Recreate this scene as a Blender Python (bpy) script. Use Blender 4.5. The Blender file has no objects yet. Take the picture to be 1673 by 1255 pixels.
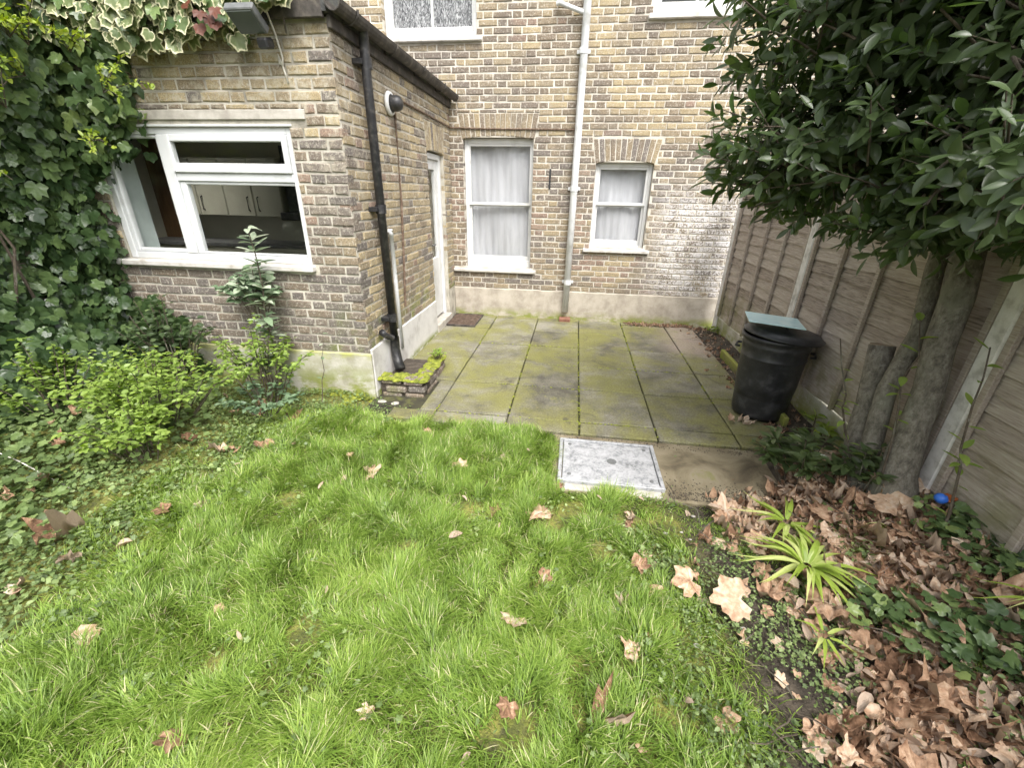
import bpy, math, random
import numpy as np
random.seed(11); RNG = np.random.default_rng(11)
S = bpy.context.scene

# ------------------------------------------------------------------ camera, sky, sun, exposure
CAM = np.array([0.0, 0.0, 1.7]); FPX = 696.97
def cam_axes(p, y, r):
    fw = np.array([np.sin(y)*np.cos(p), np.cos(y)*np.cos(p), -np.sin(p)])
    rt = np.array([np.cos(y), -np.sin(y), 0]); up = np.cross(rt, fw)
    return np.cos(r)*rt+np.sin(r)*up, -np.sin(r)*rt+np.cos(r)*up, fw
RT, UP, FW = cam_axes(math.radians(24.264), math.radians(-7.507), math.radians(1.044))
cd = bpy.data.cameras.new('camera'); cam = bpy.data.objects.new('camera', cd); S.collection.objects.link(cam)
cd.sensor_fit = 'HORIZONTAL'; cd.sensor_width = 36; cd.lens = 36*FPX/1673; cd.clip_start = .05; cd.clip_end = 400
from mathutils import Matrix, Vector
cam.matrix_world = Matrix([[RT[0], UP[0], -FW[0], CAM[0]], [RT[1], UP[1], -FW[1], CAM[1]], [RT[2], UP[2], -FW[2], CAM[2]], [0, 0, 0, 1]])
S.camera = cam
def project(P):
    d = np.atleast_2d(P)-CAM; z = d@FW
    zz = np.where(np.abs(z) < 1e-6, 1e-6, z)
    return 836.5+FPX*(d@RT)/zz, 627.5-FPX*(d@UP)/zz, z

SUN_EL, SUN_ROT = math.radians(54), math.radians(152)
w = bpy.data.worlds.new('World'); S.world = w; w.use_nodes = True
wn, wl = w.node_tree.nodes, w.node_tree.links
bg = wn['Background']; sky = wn.new('ShaderNodeTexSky'); sky.sky_type = 'NISHITA'; sky.sun_disc = False
sky.sun_elevation = SUN_EL; sky.sun_rotation = SUN_ROT; sky.air_density = 1.0; sky.dust_density = 4.0; sky.ozone_density = 1.0
hs = wn.new('ShaderNodeHueSaturation'); hs.inputs['Saturation'].default_value = .22
wl.new(sky.outputs[0], hs.inputs['Color']); wl.new(hs.outputs[0], bg.inputs['Color']); bg.inputs['Strength'].default_value = .15
sd = bpy.data.lights.new('sun', 'SUN'); sd.energy = 1.3; sd.angle = math.radians(35); sd.color = (1, .96, .9)
sun = bpy.data.objects.new('sun', sd); S.collection.objects.link(sun)
az = SUN_ROT
sdir = Vector((math.sin(az)*math.cos(SUN_EL), math.cos(az)*math.cos(SUN_EL), math.sin(SUN_EL)))
sun.rotation_euler = sdir.to_track_quat('Z', 'Y').to_euler()
S.view_settings.view_transform = 'Standard'; S.view_settings.look = 'None'
S.view_settings.exposure = 1.45; S.view_settings.gamma = 1

# ------------------------------------------------------------------ helpers: objects
COL = S.collection
def tag(o, label=None, cat=None, group=None, kind=None):
    if label: o['label'] = label
    if cat: o['category'] = cat
    if group: o['group'] = group
    if kind: o['kind'] = kind
    return o
def thing(name, label, cat, loc=(0, 0, 0), group=None):
    o = bpy.data.objects.new(name, None); COL.objects.link(o); o.location = loc; o.empty_display_size = .1
    return tag(o, label, cat, group)
def wloc(o):
    v = np.zeros(3)
    while o is not None:
        v += np.array(o.location); o = o.parent
    return v
def link(name, me, parent=None, kind=None):
    o = bpy.data.objects.new(name, me); COL.objects.link(o)
    if parent: o.parent = parent
    if kind: o['kind'] = kind
    return o
def mesh(name, V, F, mat, smooth=False, attrs=None, mats=None):
    """F: list of faces or an int array (all same size)"""
    me = bpy.data.meshes.new(name); V = np.asarray(V, np.float32)
    if isinstance(F, np.ndarray):
        n, k = F.shape
        me.vertices.add(len(V)); me.vertices.foreach_set('co', V.ravel())
        me.loops.add(n*k); me.loops.foreach_set('vertex_index', F.astype(np.int32).ravel())
        me.polygons.add(n); me.polygons.foreach_set('loop_start', np.arange(0, n*k, k, dtype=np.int32))
        me.update(calc_edges=True)
    else:
        me.from_pydata(V.tolist(), [], [list(f) for f in F])
    if smooth: me.polygons.foreach_set('use_smooth', np.ones(len(me.polygons), bool))
    for an, av in (attrs or {}).items():
        a = me.attributes.new(an, 'FLOAT', 'POINT'); a.data.foreach_set('value', np.asarray(av, np.float32))
    for m in ([mat] if mats is None else mats): me.materials.append(m)
    return me
class MB:
    """collects shapes in world coordinates; build() links them as one mesh"""
    def __init__(s): s.V = []; s.F = []; s.n = 0; s.T = []
    def add(s, V, F, tone=0.5):
        V = np.asarray(V, float)
        s.V.append(V); s.F += [[i+s.n for i in f] for f in F]; s.n += len(V)
        t = np.asarray(tone, float); s.T.append(np.full(len(V), tone) if t.ndim == 0 else t); return s
    def box(s, x0, x1, y0, y1, z0, z1, bev=0.0, tone=.5):
        if bev <= 0:
            V = [(x, y, z) for x in (x0, x1) for y in (y0, y1) for z in (z0, z1)]
            return s.add(V, [(0, 1, 3, 2), (4, 6, 7, 5), (0, 4, 5, 1), (2, 3, 7, 6), (0, 2, 6, 4), (1, 5, 7, 3)], tone)
        b = bev; c = [(x0, x1), (y0, y1), (z0, z1)]; V = []; idx = {}
        for i in range(2):
            for j in range(2):
                for k in range(2):
                    p = [c[0][i], c[1][j], c[2][k]]; ins = [b if i == 0 else -b, b if j == 0 else -b, b if k == 0 else -b]
                    for ax in range(3):
                        q = list(p)
                        for a2 in range(3):
                            if a2 != ax: q[a2] += ins[a2]
                        idx[(i, j, k, ax)] = len(V); V.append(q)
        F = []
        for ax in range(3):
            o = [a for a in range(3) if a != ax]
            for sd_ in range(2):
                f = []
                for (a, b2) in ((0, 0), (1, 0), (1, 1), (0, 1)):
                    key = [0, 0, 0]; key[ax] = sd_; key[o[0]] = a; key[o[1]] = b2; f.append(idx[tuple(key)+(ax,)])
                F.append(f)
        for ax in range(3):
            o = [a for a in range(3) if a != ax]
            for a in range(2):
                for b2 in range(2):
                    k0 = [0, 0, 0]; k0[o[0]] = a; k0[o[1]] = b2; k1 = list(k0); k1[ax] = 1
                    F.append([idx[tuple(k0)+(o[0],)], idx[tuple(k0)+(o[1],)], idx[tuple(k1)+(o[1],)], idx[tuple(k1)+(o[0],)]])
        for i in range(2):
            for j in range(2):
                for k in range(2): F.append([idx[(i, j, k, a)] for a in range(3)])
        return s.add(V, F, tone)
    def tube(s, pts, r, n=8, cap=True, tone=.5):
        P = np.asarray(pts, float); m = len(P); R = np.full(m, r) if np.ndim(r) == 0 else np.asarray(r, float)
        T = np.gradient(P, axis=0); T /= np.linalg.norm(T, axis=1)[:, None]+1e-9
        a = np.array([0, 0, 1.0]) if abs(T[0][2]) < .9 else np.array([1.0, 0, 0])
        V = []
        for i in range(m):
            u = np.cross(T[i], a); u /= np.linalg.norm(u)+1e-9; v = np.cross(T[i], u); a = np.cross(u, T[i]) if False else a
            for k in range(n):
                t = 2*math.pi*k/n; V.append(P[i]+R[i]*(math.cos(t)*u+math.sin(t)*v))
        F = [[i*n+k, i*n+(k+1) % n, (i+1)*n+(k+1) % n, (i+1)*n+k] for i in range(m-1) for k in range(n)]
        if cap: F += [list(range(n)), list(range((m-1)*n, m*n))]
        return s.add(V, F, tone)
    def lathe(s, prof, c, n=32, tone=.5, tilt=None):
        V = []
        for (r, z) in prof:
            for k in range(n):
                t = 2*math.pi*k/n; V.append((r*math.cos(t), r*math.sin(t), z))
        V = np.array(V)
        if tilt is not None: V = V@np.array(Matrix.Rotation(tilt[0], 3, tilt[1])).T
        V = V+np.array(c)
        m = len(prof)
        F = [[i*n+k, i*n+(k+1) % n, (i+1)*n+(k+1) % n, (i+1)*n+k] for i in range(m-1) for k in range(n)]
        return s.add(V, F, tone)
    def build(s, name, mat, parent=None, smooth=False, kind=None):
        V = np.concatenate(s.V)
        if parent is not None: V = V-wloc(parent)
        me = mesh(name, V, s.F, mat, smooth, {'tone': np.concatenate(s.T)})
        return link(name, me, parent, kind)

# ------------------------------------------------------------------ helpers: materials
def nmat(name):
    m = bpy.data.materials.new(name); m.use_nodes = True
    nt = m.node_tree; b = nt.nodes['Principled BSDF']; return m, nt, nt.nodes, nt.links, b
def ramp(N, stops, interp='LINEAR'):
    r = N.new('ShaderNodeValToRGB'); cr = r.color_ramp; cr.interpolation = interp
    cr.elements[0].position, cr.elements[0].color = stops[0][0], (*stops[0][1], 1)
    cr.elements[1].position, cr.elements[1].color = stops[-1][0], (*stops[-1][1], 1)
    for p, c in stops[1:-1]:
        e = cr.elements.new(p); e.color = (*c, 1)
    return r
def noise(N, L, scale, detail=4, vec=None, rough=.6, dist=0):
    n = N.new('ShaderNodeTexNoise'); n.inputs['Scale'].default_value = scale; n.inputs['Detail'].default_value = detail
    n.inputs['Roughness'].default_value = rough; n.inputs['Distortion'].default_value = dist
    if vec is not None: L.new(vec, n.inputs['Vector'])
    return n
def math_(N, L, op, a, b=None, clamp=False):
    m = N.new('ShaderNodeMath'); m.operation = op; m.use_clamp = clamp
    for i, v in enumerate((a, b)):
        if v is None: continue
        if isinstance(v, (int, float)): m.inputs[i].default_value = v
        else: L.new(v, m.inputs[i])
    return m.outputs[0]
def mapr(N, L, v, a, b, c=0, d=1):
    m = N.new('ShaderNodeMapRange'); m.interpolation_type = 'SMOOTHSTEP'
    L.new(v, m.inputs[0]); m.inputs[1].default_value = a; m.inputs[2].default_value = b; m.inputs[3].default_value = c; m.inputs[4].default_value = d
    return m.outputs[0]
def mixc(N, L, fac, a, b, blend='MIX'):
    m = N.new('ShaderNodeMix'); m.data_type = 'RGBA'; m.blend_type = blend
    for i, v in ((0, fac), (6, a), (7, b)):
        if isinstance(v, (int, float)): m.inputs[i].default_value = v
        elif isinstance(v, tuple): m.inputs[i].default_value = (*v, 1)
        else: L.new(v, m.inputs[i])
    return m.outputs[2]
def pos(N): return N.new('ShaderNodeNewGeometry').outputs['Position']
def attr(N, a, t='GEOMETRY'):
    n = N.new('ShaderNodeAttribute'); n.attribute_type = t; n.attribute_name = a; return n.outputs['Fac']
def bump(N, L, b, h, dist, strength=1.0):
    n = N.new('ShaderNodeBump'); n.inputs['Distance'].default_value = dist; n.inputs['Strength'].default_value = strength
    L.new(h, n.inputs['Height']); L.new(n.outputs[0], b.inputs['Normal'])
def simple(name, stops, rough=.6, scale=8, detail=5, bscale=None, bdist=0.0, metal=0.0, tone_amt=.0, spec=.5, stretch=None, dist=0):
    """colour from noise through a ramp, shifted by the piece's own tone"""
    m, nt, N, L, b = nmat(name); p = pos(N)
    if stretch:
        mp = N.new('ShaderNodeMapping'); mp.inputs['Scale'].default_value = stretch; L.new(p, mp.inputs['Vector']); p = mp.outputs[0]
    n = noise(N, L, scale, detail, p, dist=dist); v = mapr(N, L, n.outputs[0], .25, .75)
    if tone_amt:
        t = math_(N, L, 'SUBTRACT', attr(N, 'tone'), .5); v = math_(N, L, 'ADD', v, math_(N, L, 'MULTIPLY', t, tone_amt))
    r = ramp(N, stops); L.new(v, r.inputs[0]); L.new(r.outputs[0], b.inputs['Base Color'])
    b.inputs['Roughness'].default_value = rough; b.inputs['Metallic'].default_value = metal; b.inputs['Specular IOR Level'].default_value = spec
    if bdist: bump(N, L, b, noise(N, L, bscale or scale*4, 6, p).outputs[0], bdist)
    return m

def sepz(N, L, p):
    s = N.new('ShaderNodeSeparateXYZ'); L.new(p, s.inputs[0]); return s.outputs
def boxmask(N, L, xyz, rng, soft):
    v = None
    for k, (a, b) in rng.items():
        u = math_(N, L, 'MULTIPLY', mapr(N, L, xyz[k], a-soft, a+soft), mapr(N, L, xyz[k], b-soft, b+soft, 1, 0))
        v = u if v is None else math_(N, L, 'MULTIPLY', v, u)
    return v

BRICK_RAMP = [(0, (.44, .355, .215)), (.18, (.38, .305, .185)), (.36, (.305, .245, .158)), (.5, (.245, .195, .135)), (.62, (.205, .163, .12)),
              (.74, (.195, .165, .14)), (.84, (.155, .138, .125)), (.92, (.27, .19, .145)), (1, (.31, .235, .175))]
def brick_mat(name, house):
    m, nt, N, L, b = nmat(name); p = pos(N); xyz = sepz(N, L, p); t = attr(N, 'tone')
    n1 = noise(N, L, 26, 5, p); fine = noise(N, L, 140, 4, p)
    v = math_(N, L, 'ADD', t, math_(N, L, 'MULTIPLY', math_(N, L, 'SUBTRACT', n1.outputs[0], .5), .18))
    r = ramp(N, BRICK_RAMP); L.new(v, r.inputs[0]); c = r.outputs[0]
    # grain and pock marks
    g = mapr(N, L, fine.outputs[0], .3, .7, .62, 1.25)
    c = mixc(N, L, 1.0, c, N_rgb(N, L, g), 'MULTIPLY')
    # soot bloom in soft large blotches
    big = noise(N, L, 1.7, 3, p); sm = mapr(N, L, big.outputs[0], .46, .68, 0, .55)
    c = mixc(N, L, sm, c, (.15, .13, .115))
    # mortar smears
    sme = noise(N, L, 55, 5, p, dist=.6); s2 = mapr(N, L, sme.outputs[0], .50, .70, 0, .7)
    c = mixc(N, L, s2, c, (.53, .49, .42))
    if house:
        # old limewash left on the bricks right of the small window
        pn = noise(N, L, 5, 6, p, rough=.75); bm = boxmask(N, L, xyz, {0: (1.10, 2.4), 2: (.36, 1.72)}, .28)
        f2 = noise(N, L, 48, 5, p)
        k = math_(N, L, 'ADD', math_(N, L, 'MULTIPLY', pn.outputs[0], .8), math_(N, L, 'MULTIPLY', f2.outputs[0], .9))
        k = mapr(N, L, k, .74, .92); k = math_(N, L, 'MULTIPLY', k, bm, True)
        c = mixc(N, L, k, c, (.66, .635, .62))
    else:
        # pale lime bloom on the upper corner, green algae near the foot
        gm = noise(N, L, 6, 5, p); lo = mapr(N, L, xyz[2], .35, .95, .75, 0); k = math_(N, L, 'MULTIPLY', mapr(N, L, gm.outputs[0], .42, .66), lo, True)
        k = math_(N, L, 'MULTIPLY', k, boxmask(N, L, xyz, {0: (-2.05, -1.5)}, .15))
        c = mixc(N, L, k, c, (.16, .20, .04))
        up = noise(N, L, 9, 6, p, rough=.7); hi = mapr(N, L, xyz[2], 1.2, 2.2); k2 = math_(N, L, 'MULTIPLY', mapr(N, L, up.outputs[0], .48, .66, 0, .75), hi, True)
        c = mixc(N, L, k2, c, (.50, .455, .36))
    L.new(c, b.inputs['Base Color']); b.inputs['Roughness'].default_value = .9; b.inputs['Specular IOR Level'].default_value = .25
    h = math_(N, L, 'ADD', math_(N, L, 'MULTIPLY', n1.outputs[0], .8), fine.outputs[0]); bump(N, L, b, h, .006)
    return m
def N_rgb(N, L, v):
    c = N.new('ShaderNodeCombineColor')
    for i in range(3): L.new(v, c.inputs[i])
    return c.outputs[0]
M_house_brick = brick_mat('house_brick', True); M_ext_brick = brick_mat('extension_brick', False)
M_mortar = simple('mortar', [(0, (.32, .285, .235)), (.4, (.52, .48, .41)), (1, (.64, .60, .53))], .95, 7, 7, 90, .006)
M_mortar_old = simple('mortar_old', [(0, (.25, .23, .19)), (.45, (.44, .41, .345)), (1, (.60, .565, .49))], .95, 6, 7, 90, .007)
M_white = simple('white_paint', [(0, (.50, .50, .48)), (.4, (.62, .62, .61)), (1, (.66, .66, .655))], .4, 5, 6, 60, .0006)
M_upvc = simple('white_upvc', [(0, (.52, .53, .53)), (.3, (.60, .615, .62)), (1, (.64, .65, .655))], .3, 4, 5)
M_sill = simple('painted_sill', [(0, (.36, .33, .29)), (.3, (.52, .495, .46)), (1, (.61, .59, .57))], .6, 9, 7, 70, .002)
M_concrete = simple('pale_concrete', [(0, (.33, .30, .26)), (.5, (.46, .43, .38)), (1, (.56, .53, .48))], .85, 9, 7, 120, .003)
M_post = simple('post_concrete', [(0, (.42, .40, .37)), (.4, (.64, .62, .59)), (1, (.76, .74, .72))], .85, 14, 7, 150, .002)
M_black = simple('black_iron', [(0, (.012, .012, .013)), (.6, (.025, .025, .027)), (1, (.07, .065, .06))], .42, 22, 6, 90, .002)
M_fascia = simple('dark_fascia', [(0, (.03, .026, .022)), (.6, (.06, .052, .045)), (1, (.12, .105, .085))], .75, 12, 7, 60, .003)
M_pipe = simple('white_pipe', [(0, (.46, .46, .44)), (.4, (.62, .63, .63)), (1, (.70, .71, .72))], .4, 8, 6)
M_rust = simple('rusty_pipe', [(0, (.07, .045, .03)), (.5, (.14, .09, .06)), (1, (.26, .20, .15))], .8, 40, 6, 120, .001)
M_cable = simple('pale_cable', [(0, (.5, .48, .42)), (1, (.66, .63, .56))], .55, 30)
M_grey = simple('grey_metal', [(0, (.10, .105, .105)), (1, (.16, .165, .165))], .5, 20)
M_bin = simple('black_plastic', [(0, (.016, .017, .018)), (.6, (.030, .031, .034)), (1, (.07, .071, .074))], .40, 9, 6, 60, .0015)
M_blue = simple('pale_blue_board', [(0, (.56, .84, .89)), (.5, (.62, .88, .92)), (1, (.70, .91, .93))], .16, 14, 5, spec=1.0)
M_toy = simple('blue_plastic', [(0, (.03, .14, .62)), (1, (.05, .20, .75))], .35, 30)
M_orange = simple('rusty_orange', [(0, (.25, .06, .015)), (1, (.42, .12, .03))], .6, 30)
M_wood = None
def wood_mat():
    m, nt, N, L, b = nmat('weathered_boards'); p = pos(N); t = attr(N, 'tone')
    mp = N.new('ShaderNodeMapping'); mp.inputs['Scale'].default_value = (70, 5, 75); L.new(p, mp.inputs['Vector'])
    g = noise(N, L, 1.6, 7, mp.outputs[0], rough=.65, dist=.4); big = noise(N, L, 3.5, 5, p)
    v = math_(N, L, 'ADD', mapr(N, L, g.outputs[0], .08, .92), math_(N, L, 'MULTIPLY', math_(N, L, 'SUBTRACT', t, .5), .45))
    r = ramp(N, [(0, (.15, .122, .10)), (.28, (.31, .262, .222)), (.6, (.41, .357, .307)), (1, (.53, .48, .42))]); L.new(v, r.inputs[0])
    c = mixc(N, L, mapr(N, L, big.outputs[0], .58, .78, 0, .45), r.outputs[0], (.27, .19, .14))
    xyz = sepz(N, L, p); gr = math_(N, L, 'MULTIPLY', mapr(N, L, xyz[2], .35, .8, .6, 0), mapr(N, L, big.outputs[0], .4, .6), True)
    c = mixc(N, L, gr, c, (.17, .17, .06))
    L.new(c, b.inputs['Base Color']); b.inputs['Roughness'].default_value = .9; b.inputs['Specular IOR Level'].default_value = .2
    bump(N, L, b, g.outputs[0], .004); return m
M_wood = wood_mat()
def plinth_mat(name, base, moss_top, moss_lo):
    m, nt, N, L, b = nmat(name); p = pos(N); xyz = sepz(N, L, p)
    n = noise(N, L, 5, 7, p, rough=.65); r = ramp(N, base); L.new(mapr(N, L, n.outputs[0], .28, .72), r.inputs[0]); c = r.outputs[0]
    mp = N.new('ShaderNodeMapping'); mp.inputs['Scale'].default_value = (3, 3, 6); L.new(p, mp.inputs['Vector'])
    n2 = noise(N, L, 1.6, 6, mp.outputs[0], rough=.7)
    if moss_top:
        k = mapr(N, L, math_(N, L, 'ADD', math_(N, L, 'MULTIPLY', n2.outputs[0], .30), xyz[2]), moss_top-.05+.15, moss_top+.05+.15, 0, .8)
        c = mixc(N, L, k, c, (.36, .37, .09))
    lo = math_(N, L, 'MULTIPLY', mapr(N, L, xyz[2], 0.0, moss_lo, 1, 0), mapr(N, L, n2.outputs[0], .36, .6), True)
    c = mixc(N, L, lo, c, (.20, .23, .03))
    L.new(c, b.inputs['Base Color']); b.inputs['Roughness'].default_value = .92; bump(N, L, b, noise(N, L, 60, 6, p).outputs[0], .004)
    return m
M_plinth = plinth_mat('render_plinth', [(0, (.30, .265, .215)), (.5, (.42, .375, .31)), (1, (.50, .455, .385))], 0, .16)
M_ext_plinth = plinth_mat('mossy_plinth', [(0, (.30, .28, .22)), (.5, (.44, .42, .35)), (1, (.56, .54, .50))], .368, .40)
M_white_render = plinth_mat('white_render', [(0, (.44, .42, .40)), (.4, (.58, .565, .55)), (1, (.66, .645, .63))], 0, .10)
def slab_mat():
    m, nt, N, L, b = nmat('mossy_paving'); p = pos(N); t = attr(N, 'tone'); xyz = sepz(N, L, p)
    n = noise(N, L, 3.2, 7, p, rough=.68); f = noise(N, L, 70, 5, p)
    v = math_(N, L, 'ADD', mapr(N, L, n.outputs[0], .28, .72), math_(N, L, 'MULTIPLY', math_(N, L, 'SUBTRACT', t, .5), .6))
    r = ramp(N, [(0, (.095, .087, .066)), (.4, (.155, .145, .11)), (.75, (.205, .193, .15)), (1, (.26, .246, .20))]); L.new(v, r.inputs[0]); c = r.outputs[0]
    pk = math_(N, L, 'MULTIPLY', mapr(N, L, xyz[0], 1.0, 1.5), mapr(N, L, xyz[1], 4.6, 5.2), True)
    c = mixc(N, L, math_(N, L, 'MULTIPLY', pk, .75), c, (.42, .34, .285))
    al = noise(N, L, 1.5, 6, p, rough=.7, dist=.5); k = math_(N, L, 'MULTIPLY', mapr(N, L, al.outputs[0], .37, .62, 0, .85), math_(N, L, 'SUBTRACT', 1.0, math_(N, L, 'MULTIPLY', pk, .8)), True)
    c = mixc(N, L, math_(N, L, 'MULTIPLY', k, .95), c, (.205, .20, .052))
    al2 = noise(N, L, 4.5, 7, p, rough=.75); c = mixc(N, L, mapr(N, L, al2.outputs[0], .54, .70, 0, .75), c, (.225, .225, .065))
    dk = noise(N, L, 2.6, 6, p, rough=.7, dist=.8); c = mixc(N, L, mapr(N, L, dk.outputs[0], .56, .70, 0, .8), c, (.085, .075, .055))
    c = mixc(N, L, 1.0, c, N_rgb(N, L, mapr(N, L, f.outputs[0], .3, .7, .74, 1.18)), 'MULTIPLY')
    L.new(c, b.inputs['Base Color']); b.inputs['Roughness'].default_value = .8; bump(N, L, b, f.outputs[0], .003)
    return m
M_slab = slab_mat()
M_joint = simple('joint_dirt', [(0, (.025, .022, .015)), (.6, (.05, .046, .025)), (1, (.11, .115, .03))], .95, 9, 6, 80, .006)
M_soilm = simple('dark_soil', [(0, (.04, .032, .024)), (.5, (.075, .06, .045)), (1, (.13, .105, .08))], .95, 14, 7, 70, .02)
M_moss = simple('bright_moss', [(0, (.10, .12, .015)), (.5, (.22, .25, .03)), (1, (.34, .36, .05))], .95, 22, 6, 140, .012)
M_apron = plinth_mat('worn_concrete', [(0, (.19, .155, .10)), (.5, (.28, .235, .15)), (1, (.35, .30, .20))], 0, .02)
M_apron = simple('worn_concrete', [(0, (.07, .056, .034)), (.3, (.16, .13, .08)), (.55, (.225, .19, .12)), (.8, (.27, .23, .155)), (1, (.20, .20, .06))], .9, 3.2, 9, 55, .008, dist=.6)
M_mat = simple('brown_mat', [(0, (.045, .03, .02)), (.5, (.085, .055, .038)), (1, (.14, .10, .075))], .95, 24, 6, 160, .006)
def galv_mat():
    m, nt, N, L, b = nmat('galvanised_plate'); p = pos(N)
    n = noise(N, L, 12, 7, p, rough=.75, dist=.5); n2 = noise(N, L, 60, 5, p, rough=.7); n3 = noise(N, L, 4.5, 6, p)
    r = ramp(N, [(0, (.14, .145, .15)), (.35, (.31, .32, .33)), (.62, (.44, .445, .46)), (1, (.54, .545, .56))])
    v = math_(N, L, 'ADD', math_(N, L, 'MULTIPLY', n.outputs[0], .75), math_(N, L, 'MULTIPLY', n2.outputs[0], .45)); L.new(mapr(N, L, v, .36, .80), r.inputs[0])
    c = mixc(N, L, mapr(N, L, n3.outputs[0], .60, .75, 0, .5), r.outputs[0], (.36, .32, .30))
    L.new(c, b.inputs['Base Color']); b.inputs['Roughness'].default_value = .55; b.inputs['Metallic'].default_value = .25
    bump(N, L, b, n2.outputs[0], .002); return m
M_galv = galv_mat()
def bark_mat(name, a, bc, c3):
    m, nt, N, L, b = nmat(name); p = pos(N)
    mp = N.new('ShaderNodeMapping'); mp.inputs['Scale'].default_value = (22, 22, 12); L.new(p, mp.inputs['Vector'])
    n = noise(N, L, 1.6, 9, mp.outputs[0], rough=.78); r = ramp(N, [(0, a), (.5, bc), (1, c3)]); L.new(mapr(N, L, n.outputs[0], .3, .7), r.inputs[0])
    n2 = noise(N, L, 5, 6, p); c = mixc(N, L, mapr(N, L, n2.outputs[0], .52, .66, 0, .7), r.outputs[0], (.20, .20, .15)); n3 = noise(N, L, 17, 6, p, rough=.7); c = mixc(N, L, mapr(N, L, n3.outputs[0], .58, .68, 0, .7), c, (.30, .29, .25))
    L.new(c, b.inputs['Base Color']); b.inputs['Roughness'].default_value = .88; bump(N, L, b, n.outputs[0], .01); return m
M_bark = bark_mat('grey_bark', (.075, .066, .052), (.17, .155, .125), (.27, .25, .21))
M_twig = bark_mat('brown_twig', (.05, .038, .026), (.09, .07, .05), (.15, .12, .09))
M_sawn = simple('sawn_wood', [(0, (.17, .13, .09)), (1, (.36, .30, .22))], .9, 20, 5, 80, .002)
def leaf_mat(name, stops, rough=.4, trans=.25, back=None, rim=None, nscale=60, spec=.5, namp=.35, bmp=0):
    m, nt, N, L, b = nmat(name); p = pos(N); t = attr(N, 'tone')
    n = noise(N, L, nscale, 3, p); v = math_(N, L, 'ADD', t, math_(N, L, 'MULTIPLY', math_(N, L, 'SUBTRACT', n.outputs[0], .5), namp))
    r = ramp(N, stops); L.new(v, r.inputs[0]); c = r.outputs[0]
    if bmp: bump(N, L, b, noise(N, L, 90, 5, p, dist=1.0).outputs[0], bmp)
    if rim:
        q = math_(N, L, 'ADD', attr(N, 'rim'), math_(N, L, 'MULTIPLY', math_(N, L, 'SUBTRACT', n.outputs[0], .5), .7))
        c = mixc(N, L, mapr(N, L, q, .60, .86), c, rim)
    if back: c = mixc(N, L, math_(N, L, 'MULTIPLY', N.new('ShaderNodeNewGeometry').outputs['Backfacing'], .8), c, back)
    L.new(c, b.inputs['Base Color']); b.inputs['Roughness'].default_value = rough; b.inputs['Specular IOR Level'].default_value = spec
    if trans:
        tr = N.new('ShaderNodeBsdfTranslucent'); ms = N.new('ShaderNodeMixShader'); ms.inputs[0].default_value = trans
        hsv = N.new('ShaderNodeHueSaturation'); hsv.inputs['Saturation'].default_value = 1.15; hsv.inputs['Value'].default_value = 1.3; L.new(c, hsv.inputs['Color']); L.new(hsv.outputs[0], tr.inputs['Color'])
        L.new(b.outputs[0], ms.inputs[1]); L.new(tr.outputs[0], ms.inputs[2]); L.new(ms.outputs[0], N['Material Output'].inputs['Surface'])
    return m
M_laurel = leaf_mat('laurel_leaf', [(0, (.036, .068, .020)), (.45, (.076, .125, .037)), (.8, (.125, .185, .052)), (1, (.20, .27, .075))], .30, .32, (.07, .10, .045), spec=.6)
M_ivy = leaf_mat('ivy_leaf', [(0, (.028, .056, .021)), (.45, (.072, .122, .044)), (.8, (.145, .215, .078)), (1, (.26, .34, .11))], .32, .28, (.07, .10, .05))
M_vivy = leaf_mat('variegated_ivy_leaf', [(0, (.08, .12, .045)), (.5, (.14, .18, .07)), (1, (.22, .26, .11))], .45, .2, (.25, .28, .14), (.56, .54, .34))
M_redleaf = leaf_mat('red_ivy_leaf', [(0, (.06, .018, .010)), (1, (.15, .05, .026))], .5, .2)
M_shrub = leaf_mat('bright_shrub_leaf', [(0, (.10, .17, .028)), (.4, (.22, .33, .042)), (.75, (.33, .44, .065)), (1, (.48, .56, .12))], .45, .35, (.24, .34, .08))
M_sprig = leaf_mat('yellow_sprig_leaf', [(0, (.13, .20, .025)), (.5, (.24, .32, .045)), (1, (.40, .46, .08))], .45, .35)
M_pale = leaf_mat('pale_green_leaf', [(0, (.08, .13, .07)), (.5, (.17, .25, .14)), (.8, (.34, .41, .28)), (1, (.56, .60, .48))], .4, .25)
M_strap = leaf_mat('strap_leaf', [(0, (.18, .27, .035)), (.5, (.36, .48, .08)), (1, (.64, .68, .28))], .42, .3)
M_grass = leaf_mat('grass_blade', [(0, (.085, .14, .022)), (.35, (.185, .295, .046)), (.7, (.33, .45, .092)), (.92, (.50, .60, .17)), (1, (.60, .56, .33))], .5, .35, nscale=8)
M_clover = leaf_mat('clover_leaf', [(0, (.065, .10, .035)), (.5, (.15, .215, .07)), (1, (.31, .39, .15))], .5, .25)
M_dead = leaf_mat('dead_leaf', [(0, (.12, .066, .037)), (.28, (.27, .155, .092)), (.55, (.48, .31, .20)), (.8, (.62, .45, .315)), (1, (.70, .58, .45))], .7, .12, (.46, .36, .28), nscale=46, spec=.25, namp=.95, bmp=.006)
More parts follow.
